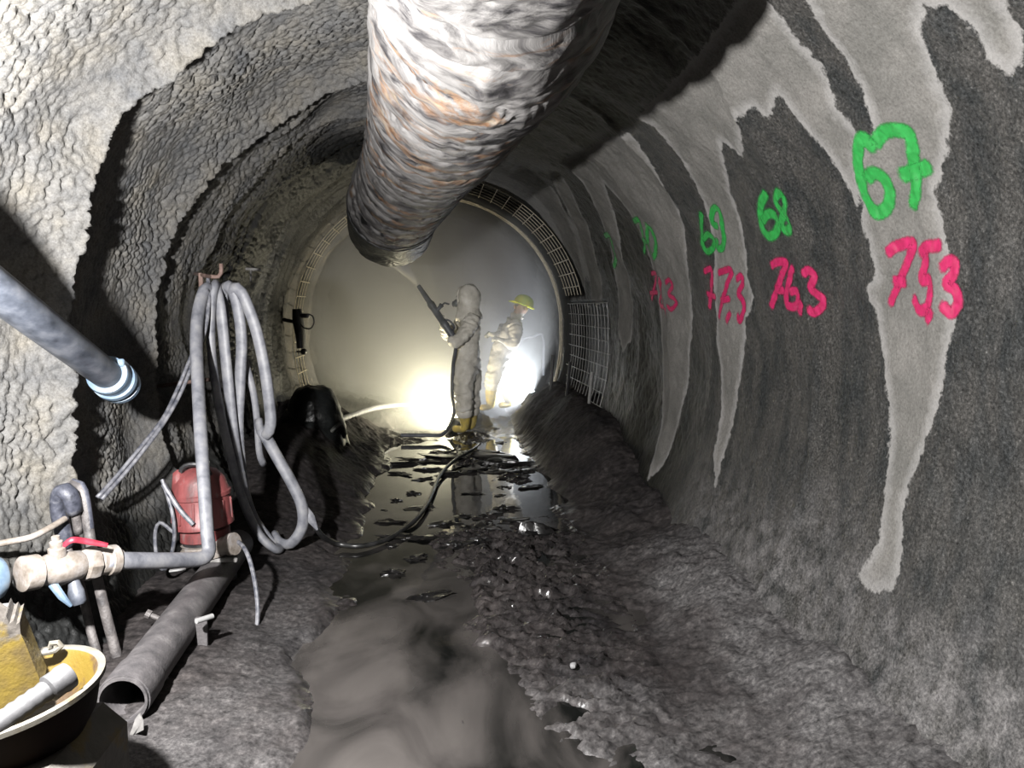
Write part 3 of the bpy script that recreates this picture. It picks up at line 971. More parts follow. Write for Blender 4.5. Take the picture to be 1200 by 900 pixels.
# ------------------------------------------------------------------ wire mesh and steel arch by the end
def arc_pts(y, t0, t1, r, n=40):
    t = np.linspace(t0, t1, n)
    rr_ = r * base_r(t) / R0
    return np.stack([rr_ * np.sin(t), np.full(n, y), ZC + rr_ * np.cos(t)], -1)


def wire_panel(label, y0, y1, t0, t1, r, dy, dt, wr, mat, wob=0.0):
    c = arc_pts(y0, t0, t1, r)
    t = Thing('wire_mesh_panel', (c[:, 0].mean(), (y0 + y1) / 2, c[:, 2].min()), label, 'wire mesh')
    for k, y in enumerate(np.arange(y0, y1 + 1e-6, dy)):
        p = arc_pts(y, t0, t1, r, 30)
        p[:, 1] += wob * pn(p[:, 0] * 3, p[:, 2] * 3, k * .7)
        t.part('ring_wire', tube(p, wr, 5), mat)
    for k, a in enumerate(np.arange(t0, t1 + 1e-6, dt)):
        yy_ = np.linspace(y0 - .04, y1 + .04, 10)
        rr_ = (r - wr * 1.6 + wob * pn(yy_ * 2.5, k * .9, 3.0)) * float(base_r(np.array(a))) / R0
        t.part('long_wire', tube(np.stack([rr_ * np.sin(a), yy_, ZC + rr_ * np.cos(a)], -1), wr * 1.25, 5), mat)
    return t


wire_panel('curved bare wire mesh over the dark roof bay above the workers', 8.26, 9.26, .14, 1.34, 1.66, .19, .095, .0042, 'wire')
wire_panel('loose bare wire mesh hanging low on the right wall', 7.15, 9.2, 1.40, 2.0, 1.67, .15, .075, .004, 'wire_dark', .03)
wire_panel('half-buried wire mesh edging the left side of the end opening', 8.72, 9.4, -2.0, -.62, 1.60, .17, .11, .0045, 'wire')

ag = Thing('lattice_arch', (0, 9.4, ZC - .6), 'pale steel lattice arch framing the opening at the tunnel end', 'steel arch')
for yk, rk in ((9.34, 1.585), (9.46, 1.585), (9.40, 1.665)):
    ag.part('chord', tube(arc_pts(yk, -2.05, 2.05, rk, 80), .014, 6), 'wire')
for k, a in enumerate(np.linspace(-2.0, 2.0, 37)):
    p0 = arc_pts(9.34, a, a + .05, 1.585, 2)[0]; p1 = arc_pts(9.40, a + .05, a + .1, 1.665, 2)[0]; p2 = arc_pts(9.46, a + .1, a + .15, 1.585, 2)[0]
    ag.part('tie', tube([p0, p1, p2], .007, 5), 'wire')


# ------------------------------------------------------------------ people
def skin_mesh(V, E, R, root, sub=3):
    me = bpy.data.meshes.new('tmp_body')
    me.from_pydata([tuple(p) for p in V], E, [])
    o = bpy.data.objects.new('tmp_body', me)
    COL.objects.link(o)
    md = o.modifiers.new('skin', 'SKIN')
    md.branch_smoothing = 0.6
    md.use_smooth_shade = True
    if not me.skin_vertices:
        me.skin_vertices.new()
    for i, r in enumerate(R):
        rr_ = (r, r) if np.ndim(r) == 0 else r
        me.skin_vertices[0].data[i].radius = rr_
        me.skin_vertices[0].data[i].use_root = (i == root)
    ss = o.modifiers.new('sub', 'SUBSURF')
    ss.levels = ss.render_levels = sub
    dg = bpy.context.evaluated_depsgraph_get()
    dg.update()
    ev = o.evaluated_get(dg)
    out = bpy.data.meshes.new_from_object(ev)
    v = np.zeros(len(out.vertices) * 3)
    out.vertices.foreach_get('co', v)
    f = [tuple(p.vertices) for p in out.polygons]
    bpy.data.objects.remove(o)
    return v.reshape(-1, 3), f


class Body:
    def __init__(self):
        self.V, self.E, self.R = [], [], []

    def add(self, p, r, link=None):
        self.V.append(np.asarray(p, float)); self.R.append(r)
        i = len(self.V) - 1
        if link is not None: self.E.append((link, i))
        return i

    def limb(self, start, pts):
        i = start
        for p, r in pts:
            i = self.add(p, r, i)
        return i

    def hand(self, wrist_i, d, nrm, curl=0.7):
        """palm, four unequal curled fingers and a thumb off the palm's side"""
        w = self.V[wrist_i]
        d = np.asarray(d, float) / np.linalg.norm(d)
        nrm = np.asarray(nrm, float); nrm = nrm - d * (nrm @ d); nrm /= np.linalg.norm(nrm)
        l = np.cross(d, nrm)
        pm = self.add(w + d * .045, (.036, .030), wrist_i)
        for k, ln in enumerate((.070, .080, .075, .058)):
            root = self.add(w + d * .085 + l * (k - 1.5) * .021, .0115, pm)
            p = self.V[root]; a = 0.25
            i = root
            for s in (.42, .33, .25):
                a += curl
                p = p + (d * math.cos(a) + nrm * math.sin(a)) * ln * s
                i = self.add(p, .0095, i)
        r1 = self.add(w + d * .035 - l * .038 + nrm * .012, .0125, pm)
        r2 = self.add(w + d * .062 - l * .050 + nrm * .035, .011, r1)
        self.add(w + d * .080 - l * .040 + nrm * .055, .0095, r2)


def folds(v, nrm, amp, seed, skip=None):
    z = v[:, 2]
    f1 = 1 - np.abs(pn(v[:, 0] * 6 + seed, v[:, 1] * 6, z * 15 + 2 * pn(v[:, 0] * 5, v[:, 1] * 5, z * 4))) * 2
    f2 = 1 - np.abs(pn(v[:, 0] * 13, v[:, 1] * 13 + seed, z * 24)) * 2
    k = amp * (f1 * .8 + f2 * .4)
    if skip is not None: k = k * skip
    return v + nrm * k[:, None]


def normals(v, f):
    me = bpy.data.meshes.new('tmp')
    me.from_pydata([tuple(p) for p in v], [], f)
    n = np.zeros(len(v) * 3)
    me.vertices.foreach_get('normal', n)
    bpy.data.meshes.remove(me)
    return n.reshape(-1, 3)


def ellipsoid(c, r, seed=0, nu=28, nv=18, rough=0.0, cut=None, R=None):
    v, f = rock((0, 0, 0), (1, 1, 1), seed, nu, nv, rough)
    v = v * np.asarray(r)
    if R is not None: v = v @ np.asarray(R).T
    return v + np.asarray(c), f


def person(label, y0, ground, joints, hands, face, hood, seed, cap=None):
    """joints: name -> (px, py, dy) picked along the line of sight at distance y0+dy"""
    J = {k: aty(a, b_, y0 + c) for k, (a, b_, c) in joints.items()}
    B = Body()
    pel = B.add(J['pelvis'], (.155, .13))
    sp = B.limb(pel, [(J['waist'], (.150, .13)), (J['chest'], (.165, .135))])
    up = B.limb(sp, [(J['upper'], (.13, .11))])
    nk = B.limb(up, [(J['neck'], .062)])
    hd = B.limb(nk, [(J['head'], .098), (J['crown'], .085)])
    for s in 'lr':
        h = B.limb(pel, [(J['hip_' + s], .115)])
        an = B.limb(h, [((J['hip_' + s] + J['knee_' + s]) / 2, .105), (J['knee_' + s], .088), ((J['knee_' + s] * .45 + J['ankle_' + s] * .55), .090), (J['ankle_' + s], .060)])
        foot = J['ankle_' + s].copy(); foot[2] = ground + .045
        heel = B.limb(an, [(foot, .052)])
        toe = foot + np.asarray(face) * np.array([.17, .17, 0]); toe[2] = ground + .04
        B.limb(heel, [(toe, (.045, .038))])
        sh = B.limb(up, [(J['sh_' + s], .085)])
        wr = B.limb(sh, [((J['sh_' + s] + J['el_' + s]) / 2, .074), (J['el_' + s], .066), ((J['el_' + s] + J['wr_' + s]) / 2, .056), (J['wr_' + s], .036)])
        B.hand(wr, *hands[s])
    v, f = skin_mesh(B.V, B.E, B.R, pel)
    nrm = normals(v, f)
    hz = J['neck'][2]
    hand_d = np.minimum(np.linalg.norm(v - (J['wr_l'] + np.asarray(hands['l'][0]) * .06), axis=1), np.linalg.norm(v - (J['wr_r'] + np.asarray(hands['r'][0]) * .06), axis=1))
    soft = sst(.10, .16, hand_d) * sst(ground + .20, ground + .32, v[:, 2]) * np.where(np.linalg.norm(v - J['head'], axis=1) < .2, 0.0, 1.0)
    v = folds(v, nrm, .030, seed, soft)
    base = np.array([J['pelvis'][0], J['pelvis'][1], ground])
    t = Thing('person', base, label, 'person')
    b = t.part('body', (v, f), [MAT['coverall'], MAT['boot'], MAT['glove'], MAT['skin']], sharp=None)
    idx = []
    for q in f:
        c = v[list(q)].mean(0)
        hd_ = min(np.linalg.norm(c - (J['wr_l'] + np.asarray(hands['l'][0]) * .07)), np.linalg.norm(c - (J['wr_r'] + np.asarray(hands['r'][0]) * .07)))
        if c[2] < ground + .27: idx.append(1)
        elif hd_ < .10: idx.append(2)
        elif np.linalg.norm(c - J['head']) < .19 and c[2] > hz + .03: idx.append(3)
        else: idx.append(0)
    b.data.polygons.foreach_set('material_index', np.array(idx, np.int32))
    return t, J


# front worker holding the spray nozzle, back half turned
G1 = 0.03
fdir = np.array([-0.86, 0.5, 0.0])
t, J = person('worker in a hooded pale coverall aiming a long spray nozzle up left', 8.75, G1, dict(
    pelvis=(548, 426, 0), waist=(548, 408, 0), chest=(550, 389, .0), upper=(551, 375, .0), neck=(550, 363, .0), head=(548, 352, 0), crown=(549, 345, 0),
    hip_l=(544, 434, -.10), knee_l=(543, 466, -.12), ankle_l=(545, 496, -.06), hip_r=(553, 434, .10), knee_r=(552, 466, .12), ankle_r=(553, 494, .12),
    sh_l=(555, 376, -.16), el_l=(533, 403, -.24), wr_l=(528, 391, -.16), sh_r=(545, 375, .17), el_r=(526, 394, .12), wr_r=(518, 379, -.06)),
    dict(l=((-.15, .45, .8), (-.7, .3, -.2), .75), r=((-.3, -.5, .7), (.5, -.6, .3), .75)), fdir, True, 3.0)
hc = (J['head'] + J['crown']) / 2
# hood
v, f = ellipsoid(hc + np.array([.015, -.01, -.005]), (.128, .132, .155), 2, rough=.06)
rel = v - hc
k = sst(.55, .85, (rel @ fdir) / .13)
v = v - fdir * (k * .05)[:, None]
low = sst(-.06, -.16, rel[:, 2])
v[:, 0] += low * rel[:, 0] * .35; v[:, 1] += low * rel[:, 1] * .35
sk_ = lathe(J['neck'] + [0, 0, -.13], hc - J['neck'] + [0, 0, .02], [(.15, .02), (.145, .06), (.128, .11), (.118, .16), (.112, .22)], 32)
sk_ = (folds(sk_[0], normals(*sk_), .014, 5.0), sk_[1])
hood = t.part('hood', join((folds(v, normals(v, f), .012, 8.0), f), sk_), 'coverall', sharp=None)
_c = hc + fdir * .085
_u = np.array([fdir[1], -fdir[0], 0.0])
t.part('hood_rim', tube([_c + _u * .088 * math.cos(a) + np.array([0, 0, .115]) * math.sin(a) for a in np.linspace(0, 2 * math.pi, 28)], .016, 8, False), 'coverall', parent=hood)
fc = hc + fdir * .10
for s in (-1, 1):
    side = np.array([fdir[1], -fdir[0], 0]) * s
    t.part('eye_lens', ellipsoid(fc + side * .035 + [0, 0, .01] + fdir * .012, (.024, .024, .02), 1, 14, 9), 'mask', label='dark goggle lens')
t.part('nose', ellipsoid(fc + fdir * .025 + [0, 0, -.02], (.02, .02, .028), 1, 12, 8), 'skin')
t.part('respirator', join(ellipsoid(fc + fdir * .035 + [0, 0, -.065], (.055, .05, .05), 4, 18, 12),
                          lathe(fc + fdir * .06 + [0, 0, -.075], fdir, [(.035, 0), (.035, .035), (.028, .04)], 18)), 'mask', label='grey respirator mask')
t.part('cuff', lathe(J['ankle_l'] + (J['knee_l'] - J['ankle_l']) * .28, (J['knee_l'] - J['ankle_l']), [(.086, 0), (.100, .03), (.098, .07), (.085, .10)], 20), 'coverall')
t.part('cuff', lathe(J['ankle_r'] + (J['knee_r'] - J['ankle_r']) * .28, (J['knee_r'] - J['ankle_r']), [(.086, 0), (.100, .03), (.098, .07), (.085, .10)], 20), 'coverall')

# nozzle held by the front worker
n0, n1, n2, n3 = aty(533, 398, 8.52), aty(526, 383, 8.58), aty(507, 355, 8.68), aty(490.5, 335, 8.78)
ax = (n3 - n0) / np.linalg.norm(n3 - n0)
L1 = np.linalg.norm(n3 - n0)
nz = Thing('spray_nozzle', n0, 'long grey spray nozzle with a side valve held by the front worker', 'nozzle')
nz.part('barrel', lathe(n0, ax, [(.030, 0), (.042, .02), (.042, .18), (.048, .19), (.048, .24), (.040, .25), (.040, L1 * .58), (.045, L1 * .6), (.045, L1 * .66), (.033, L1 * .7), (.024, L1), (.018, L1), (.018, L1 - .05)], 20), 'nozzle')
vp_ = n0 + ax * .40
va = nz.part('valve', lathe(vp_, (.5, -.3, .6), [(.022, 0), (.022, .09), (.028, .09), (.028, .11)], 14), 'nozzle')
nz.part('valve_lever', tube([vp_ + [.05, -.03, .065], vp_ + [.10, -.05, .10], vp_ + [.15, -.06, .085]], .010, 8), 'nozzle', parent=va)
nz.part('grip', tube([n0 + ax * .1, n0 + ax * .14 + [.07, 0, .02], n0 + ax * .24 + [.075, 0, .02], n0 + ax * .30], .011, 8, step=.02), 'nozzle')
nz.part('feed_hose', tube([n0 + ax * .02, aty(534, 408, 8.52), aty(531, 430, 8.62), aty(530, 462, 8.66), aty(532, 485, 8.75), atz(520, 508, .08), atz(500, 510, .07), atz(470, 510, .07)], .022, 10, step=.03), 'nozzle')

# second worker leaning back with a bright helmet
G2 = 0.165
f2 = np.array([-0.9, -0.35, 0])
t, J = person('worker in a pale coverall and yellow-green helmet leaning back behind the first', 9.75, G2, dict(
    pelvis=(586, 421, 0), waist=(589, 406, 0), chest=(596, 391, .0), upper=(602, 379, .0), neck=(606, 370, .0), head=(611, 362, -.03), crown=(614, 356, -.03),
    hip_l=(582, 428, -.12), knee_l=(577, 452, -.14), ankle_l=(575, 474, -.1), hip_r=(590, 428, .10), knee_r=(594, 452, .12), ankle_r=(597, 472, .1),
    sh_l=(605, 382, -.18), el_l=(603, 404, -.22), wr_l=(588, 399, -.24), sh_r=(597, 381, .16), el_r=(586, 397, .05), wr_r=(578, 392, -.12)),
    dict(l=((-.8, -.1, .3), (0, .4, -.6), .6), r=((-.7, -.3, .2), (0, -.4, -.6), .6)), f2, False, 9.0)
hc = (J['head'] + J['crown']) / 2
up = np.array([.35, 0, .94])
lk = np.array([-.84, -.35, .28])
hm = t.part('helmet', lathe(hc + up * .015, up, [(.155, -.004), (.158, .01), (.132, .012), (.130, .05), (.112, .095), (.075, .125), (.03, .137), (0, .139)], 28), 'helmet', label='yellow-green hard hat')
t.part('brim', box(hc + up * .018 + lk * .14, (.10, .17, .012), rot=(0, -.3, math.atan2(lk[1], lk[0])), bev=.004), 'helmet', parent=hm)
for s in (-1, 1):
    side = np.cross(up, lk) * s
    t.part('eye', ellipsoid(hc + lk * .098 + side * .034 - up * .012, (.012, .012, .010), 1, 12, 8), 'mask')
    t.part('ear', ellipsoid(hc + side * .098 - up * .02, (.02, .02, .032), 1, 12, 8), 'skin')
t.part('nose', ellipsoid(hc + lk * .108 - up * .04, (.018, .018, .026), 1, 12, 8), 'skin')
t.part('mouth', ellipsoid(hc + lk * .095 - up * .078, (.012, .028, .007), 1, 12, 8), 'mask')
t.part('collar', lathe(J['neck'] - up * .03, up, [(.085, 0), (.092, .03), (.080, .05), (.07, .03)], 20, closed=True), 'coverall')


# ------------------------------------------------------------------ lamps at the face
def floodlight(label, pos, face, mat, watts, color, size, off):
    face = np.asarray(face, float); face /= np.linalg.norm(face)
    rz = math.atan2(face[1], face[0])
    ry = -math.asin(face[2])
    t = Thing('floodlight', (pos[0], pos[1], pos[2] - size[2] / 2 - .05), label, 'floodlight')
    t.part('housing', box(pos, size, (0, ry, rz), .012), 'lamp_body')
    t.part('lens', box(np.asarray(pos) + face * (size[0] / 2 + .004), (.012, size[1] * .86, size[2] * .82), (0, ry, rz), .003), mat)
    sd = np.array([-face[1], face[0], 0]) / math.hypot(face[0], face[1])
    for s in (-1, 1):
        t.part('foot', box(np.asarray(pos) + sd * s * size[1] * .38 - [0, 0, size[2] / 2 + .02], (.16, .02, .06), (0, 0, rz), .004), 'lamp_body')
    lp = np.asarray(pos) + face * off
    l = bpy.data.lights.new('floodlight_glow', 'AREA')
    l.shape = 'RECTANGLE'
    l.size, l.size_y = size[1] * .86, size[2] * .82
    l.energy = watts
    l.color = color
    lo = bpy.data.objects.new('floodlight_glow', l)
    COL.objects.link(lo)
    lo.parent = t.root
    lo.location = lp - t.base
    lo.rotation_euler = Vector(face).to_track_quat('-Z', 'Y').to_euler()
    return t


floodlight('grey box floodlight glowing warm on the ground beside the front worker', aty(533, 499, 8.88), (-.62, .40, .62), 'lamp_warm', 112, (1, .91, .64), (.09, .16, .22), .065)
floodlight('cold white floodlight shining at the foot of the right wall', aty(622, 468, 9.85), (-.68, .42, .60), 'lamp_cold', 105, (.90, .95, 1.0), (.10, .26, .20), .07)

# ------------------------------------------------------------------ dust haze and spray
m = bpy.data.materials.new('dust_haze')
m.use_nodes = True
nt = m.node_tree
nt.nodes.remove(nt.nodes['Principled BSDF'])
out = nt.nodes['Material Output']
tc = nt.nodes.new('ShaderNodeTexCoord')
sx = nt.nodes.new('ShaderNodeSeparateXYZ')
nt.links.new(tc.outputs['Object'], sx.inputs[0])
mr = nd(nt, 'ShaderNodeMapRange', i_1=0.0, i_2=1.7, i_3=0.03, i_4=0.8)
nt.links.new(sx.outputs[1], mr.inputs[0])
nzv = nd(nt, 'ShaderNodeTexNoise', i_Scale=1.1, i_Detail=2.0)
nt.links.new(tc.outputs['Object'], nzv.inputs['Vector'])
nm = nd(nt, 'ShaderNodeMapRange', i_1=0.35, i_2=0.65, i_3=0.7, i_4=1.25)
nt.links.new(nzv.outputs['Fac'], nm.inputs[0])
mu = nd(nt, 'ShaderNodeMath', operation='MULTIPLY')
nt.links.new(mr.outputs[0], mu.inputs[0]); nt.links.new(nm.outputs[0], mu.inputs[1])
vs_ = nd(nt, 'ShaderNodeVolumeScatter', i_Color=(.93, .96, .92, 1), i_Anisotropy=0.25)
nt.links.new(mu.outputs[0], vs_.inputs['Density'])
nt.links.new(vs_.outputs[0], out.inputs['Volume'])
n = 40
tt = np.linspace(0, 2 * math.pi, n, endpoint=False)
ring = np.stack([1.58 * np.sin(tt), np.zeros(n), np.maximum(ZC + 1.58 * np.cos(tt), 0.02)], -1)
y0, y1 = 8.25, 12.1
V = np.vstack([ring + [0, y0, 0], ring + [0, y1, 0]])
Fc = [(j, (j + 1) % n, n + (j + 1) % n, n + j) for j in range(n)] + [tuple(range(n))[::-1], tuple(n + j for j in range(n))]
hz = obj('dust_haze', (V, Fc), m, (0, y0, 0), None, False)
tag(hz, 'pale glowing dust haze filling the tunnel end', 'haze', kind='stuff')

m = bpy.data.materials.new('spray_mist')
m.use_nodes = True
nt = m.node_tree
nt.nodes.remove(nt.nodes['Principled BSDF'])
vs_ = nd(nt, 'ShaderNodeVolumeScatter', i_Color=(.97, .93, .75, 1), i_Density=12.0, i_Anisotropy=0.2)
nt.links.new(vs_.outputs[0], nt.nodes['Material Output'].inputs['Volume'])
j1 = aty(466, 305, 8.98)
hj = np.linalg.norm(j1 - n3)
jet = obj('spray_jet', lathe(n3 + (j1 - n3) * .02, j1 - n3, [(.018, 0), (.045, hj * .35), (.085, hj * .8), (.11, hj), (.10, hj * 1.1), (.02, hj * 1.16)], 20), m, n3, None, True)
tag(jet, 'yellowish cone of spray leaving the nozzle', 'spray', kind='stuff')


# ------------------------------------------------------------------ blue-grey delivery pipe on the left wall
def P_(*q):
    return [aty(*p) for p in q]


p0, p1 = aty(-40, 312, 2.3), aty(137, 448, 3.45)
ax = (p1 - p0) / np.linalg.norm(p1 - p0); L1 = np.linalg.norm(p1 - p0)
t = Thing('delivery_pipe', (p0[0], p0[1], p1[2] - .1), 'slanting blue-grey delivery pipe with a blue coupling, above the valve', 'pipe')
t.part('tube', pipe(p0 - ax * .5, p1, .062, .008, 28), 'bluegrey_pipe')
cpl = t.part('coupling', lathe(p1 - ax * .13, ax, [(.063, 0), (.082, .004), (.086, .02), (.080, .035), (.080, .075), (.090, .08), (.092, .105), (.080, .11), (.078, .125), (.050, .125), (.050, .0)], 28, True), 'blue_plastic', label='pale blue coupling')
t.part('locking_ring', lathe(p1 + ax * .015, ax, [(.070, 0), (.086, .004), (.086, .03), (.078, .034), (.055, .034), (.055, 0)], 28, True), 'blue_plastic', parent=cpl)
t.part('locking_lug', box(p1 - ax * .06 + np.array([.055, -.02, .062]), (.03, .075, .035), (math.radians(-20), 0, .1), .006), 'blue_plastic', parent=cpl)
wq = wall_pt(np.array(-1.50), np.array(2.05))
t.part('wall_bracket', tube([p0 - ax * .25, p0 - ax * .25 + [0, 0, -.02], wq], .014, 8), 'dark_steel')

# ------------------------------------------------------------------ hooks and the hanging hoses
HY = 4.35
hk = aty(236, 322, HY)
th_, y_ = wall_hit(229, 321)
wq = wall_pt(np.array(th_), np.array(y_))
t = Thing('wall_hook', wq, 'rusty bent steel hook carrying the hanging hoses', 'hook')
t.part('bar', tube([wq + (wq - hk) * .05, aty(236, 322, HY), aty(246, 324, HY), aty(256, 324, HY), aty(259, 320, HY), aty(259, 309, HY)], .011, 8, step=.02), 'rust_hook')
t.part('stem', tube([aty(235, 320, HY), aty(235.5, 330, HY), aty(236, 345, HY)], .013, 8), 'rust_hook')
hk2 = aty(297, 316, 5.6)
th_, y_ = wall_hit(296, 316)
wq = wall_pt(np.array(th_), np.array(y_))
t = Thing('wall_hook', wq, 'small pale T-shaped wall hook right of the hanging hoses', 'hook')
t.part('stem', tube([wq + (wq - hk2) * .05, hk2], .010, 8), 'paper')
t.part('crossbar', tube([aty(288, 315, 5.58), aty(306, 316, 5.58)], .010, 8), 'paper')
t.part('pin', tube([aty(294, 316, 5.58), aty(294, 331, 5.58)], .008, 8), 'paper')
hk3 = aty(240, 445, 4.6)
wq = wall_pt(np.array(math.atan2(hk3[0], hk3[2] - ZC)), np.array(4.62))
tag(obj('wall_peg', tube([wq + (wq - hk3) * .05, hk3, hk3 + [.06, 0, 0]], .012, 8), MAT['rust_hook'], wq), 'short rusty peg behind the hoses', 'peg')

t = Thing('hose_coil', (aty(290, 640, HY)[0], HY, .06), 'grey lay-flat hose hanging in long loops from the rusty hook', 'hose')
YS = HY
strands = [
    [(250, 345, .06), (252, 334, 0), (249, 350, -.03), (247, 380, -.05), (249, 423, -.06), (257, 477, -.07), (269, 530, -.08), (283, 582, -.08), (303, 625, -.08), (322, 643, -.06), (328, 641, .03)],
    [(252, 334, .04), (258, 360, -.01), (263, 405, -.02), (268, 455, -.03), (275, 520, -.03), (283, 565, -.04), (291, 592, .0), (300, 612, .03), (318, 636, .05), (327, 643, .08)],
    [(262, 352, .1), (264, 336, .06), (271, 338, .03), (278, 358, .02), (283, 398, .02), (281, 450, .02), (279, 500, .02), (282, 545, .03), (286, 575, .05), (296, 608, .10)],
    [(272, 346, .06), (273, 337, .01), (283, 343, 0), (299, 383, 0), (310, 432, -.01), (316, 477, -.01), (317, 497, -.01), (312, 510, .0), (305, 503, .05), (303, 492, .08)],
    [(306, 503, .02), (314, 516, .02), (325, 536, .02), (343, 568, .01), (354, 594, 0), (354, 618, .0), (341, 637, 0), (328, 635, .04), (322, 626, .10)],
    [(262, 333, .08), (263, 345, .07), (264, 365, .10), (266, 400, .14)],
    [(286, 420, .10), (296, 455, .10), (301, 490, .12), (304, 530, .14), (309, 545, .18)],
]
for k, s_ in enumerate(strands):
    rr_ = .033 if k < 5 else .020
    t.part('loop', tube([aty(a, b_, YS + c) for a, b_, c in s_], rr_, 12, step=.025, flat=.72), 'hose', sharp=None)
t.part('hose_end', tube([aty(355, 590, YS + .02), aty(362, 604, YS + .01), aty(372, 621, YS)], [.012, .03, .006], 10, step=.02, flat=.6), 'hose', label='tapered pale tail of the hose')

t = Thing('feed_hose', (aty(246, 650, 3.55)[0], 3.55, .2), 'grey hose hanging straight down past the red pump, bending towards the valve', 'hose')
t.part('run', tube([aty(*p) for p in [(248, 340, HY - .02), (241, 338, HY - .04), (233, 362, 4.22), (230, 397, 4.1), (232, 450, 3.9), (236, 520, 3.65), (240, 580, 3.5), (243, 625, 3.42), (245, 644, 3.40), (240, 653, 3.36), (225, 656, 3.3), (185, 657, 3.13), (150, 657, 3.0), (124, 657, 2.92)]], [.034, .034, .034, .033, .033, .033, .031, .031, .033, .034, .034], 14, step=.02, flat=.85), 'hose', sharp=None)

t = Thing('twin_cable', (aty(160, 530, 3.9)[0], 3.9, .7), 'pair of thin grey lines sagging from the hook across the left wall', 'cable')
for k in (0, 1):
    t.part('line', tube([aty(a + 5 * k * w, b_ + 2 * k, y) for a, b_, y, w in [(244, 322, HY, 0), (242, 350, 4.28, .6), (236, 385, 4.2, .9), (225, 415, 4.1, .8), (208, 456, 3.98, 1), (190, 492, 3.85, .6), (160, 530, 3.7, 1), (135, 560, 3.6, 1), (114, 583, 3.5, 1)]], .010, 8, step=.03), 'cable', sharp=None)

# ------------------------------------------------------------------ long grey pipe along the left wall
g0, g1 = aty(143, 822, 2.52), aty(266, 655, 3.95)
g0[2] = max(g0[2], .12)
gax = (g1 - g0) / np.linalg.norm(g1 - g0)
t = Thing('floor_pipe', (g0[0], g0[1], g0[2] - .09), 'thick dusty grey steel pipe lying along the foot of the left wall', 'pipe')
t.part('tube', pipe(g0, g1 + gax * .25, .082, .009, 32), 'grey_steel')
t.part('end_collar', lathe(g0 + gax * .02, gax, [(.083, 0), (.090, .005), (.088, .10), (.083, .12)], 32, False) if False else pipe(g0 + gax * .01, g0 + gax * .16, .088, .005, 32), 'grey_steel')
bp = g0 + gax * .62 + np.array([-.085, 0, .03])
t.part('bolt', lathe(bp, (-1, 0, .5), [(.010, -.02), (.010, .03), (.018, .03), (.018, .05)], 8), 'bar_steel')
for q in (.25, 1.35):
    c = g0 + gax * q
    t.part('saddle', box((c[0], c[1], (c[2] - .08) / 2 + .01), (.12, .08, max(.05, c[2] - .05)), (0, 0, 0), .008), 'dark_steel')

# torn tag hanging under the pipe's end
a0 = aty(162, 838, 2.45)
q = lambda px, py, d=0.0: aty(px, py, 2.45 + d)
pts = [(163, 836, 0), (167, 845, .005), (167, 856, -.01), (155, 862, .02), (159, 872, .0), (152, 885, .01), (157, 900, 0), (147, 900, .01), (142, 879, 0), (152, 860, .01), (155, 853, 0), (158, 843, .01)]
V = np.array([q(*p) for p in pts]); V = np.vstack([V, V + [0.002, .004, 0]])
nn = len(pts)
Fc = [tuple(range(nn)), tuple(range(2 * nn - 1, nn - 1, -1))] + [(j, nn + j, nn + (j + 1) % nn, (j + 1) % nn) for j in range(nn)]
thing1('torn_tag', (V, Fc), 'paper', 'torn muddy strip of paper hanging below the grey pipe end', 'tag', sharp=30)

# ------------------------------------------------------------------ red submersible pump on the pipe
pb = aty(243, 650, 3.76)
axp = np.array([-.06, .0, 1.0]); axp /= np.linalg.norm(axp)
t = Thing('submersible_pump', pb, 'worn red submersible pump standing on the grey pipe', 'pump')
pt = lambda h: pb + axp * h
t.part('strainer_base', lathe(pb, axp, [(.10, 0), (.125, .01), (.125, .035), (.112, .045), (.112, .065), (.12, .07)], 28), 'beige')
t.part('motor_ring', lathe(pt(.065), axp, [(.10, 0), (.108, .005), (.108, .085), (.10, .09)], 28), 'dark_steel')
t.part('lower_shell', lathe(pt(.085), axp, [(.112, 0), (.119, .006), (.119, .05), (.112, .056)], 28), 'red_pump')
sh = t.part('shell', lathe(pt(.15), axp, [(.125, 0), (.142, .008), (.142, .03), (.138, .036), (.136, .15), (.142, .155), (.142, .172), (.132, .18), (.118, .235), (.085, .275), (.04, .295), (0, .298)], 32), 'red_pump')
for a in np.linspace(0, 2 * math.pi, 12, endpoint=False):
    t.part('cooling_rib', box(pt(.24) + np.array([math.cos(a), math.sin(a), 0]) * .138, (.012, .012, .11), (0, -.06, a), .003), 'red_pump', parent=sh)
t.part('lifting_lug', box(pt(.40) + [-.085, -.05, -.02], (.05, .045, .13), (0, .12, .2), .018), 'red_pump')
t.part('handle', tube([pt(.37) + [-.08, -.05, 0], pt(.45) + [-.06, -.05, 0], pt(.47) + [0, -.05, 0], pt(.44) + [.06, -.05, 0], pt(.37) + [.075, -.05, 0]], .012, 8, step=.02), 'dark_steel')
t.part('outlet', lathe(pt(.06) + [.08, -.06, 0], (.8, -.3, .2), [(.045, 0), (.045, .06), (.055, .06), (.055, .09), (.035, .09)], 20), 'beige')
t.part('foot_plate', box(pb + [.03, -.02, .0], (.24, .16, .02), (0, .1, .2), .004), 'paper')
t.part('power_cord', tube([pt(.36) + [-.13, -.12, .03], pt(.28) + [-.06, -.15, 0], pt(.2) + [.0, -.155, 0]], .012, 8, step=.02), 'cable')
t.part('power_cord', tube([pt(.39) + [-.14, -.1, .02], pt(.27) + [-.10, -.13, 0], pt(.16) + [-.095, -.14, 0], pt(.06) + [-.12, -.13, 0], pt(-.03) + [-.17, -.10, 0], pt(-.02) + [-.22, -.05, 0], pt(.10) + [-.24, 0, 0], pt(.17) + [-.21, 0, 0], pt(.12) + [-.15, 0, .0]], .009, 8, step=.02), 'cable')

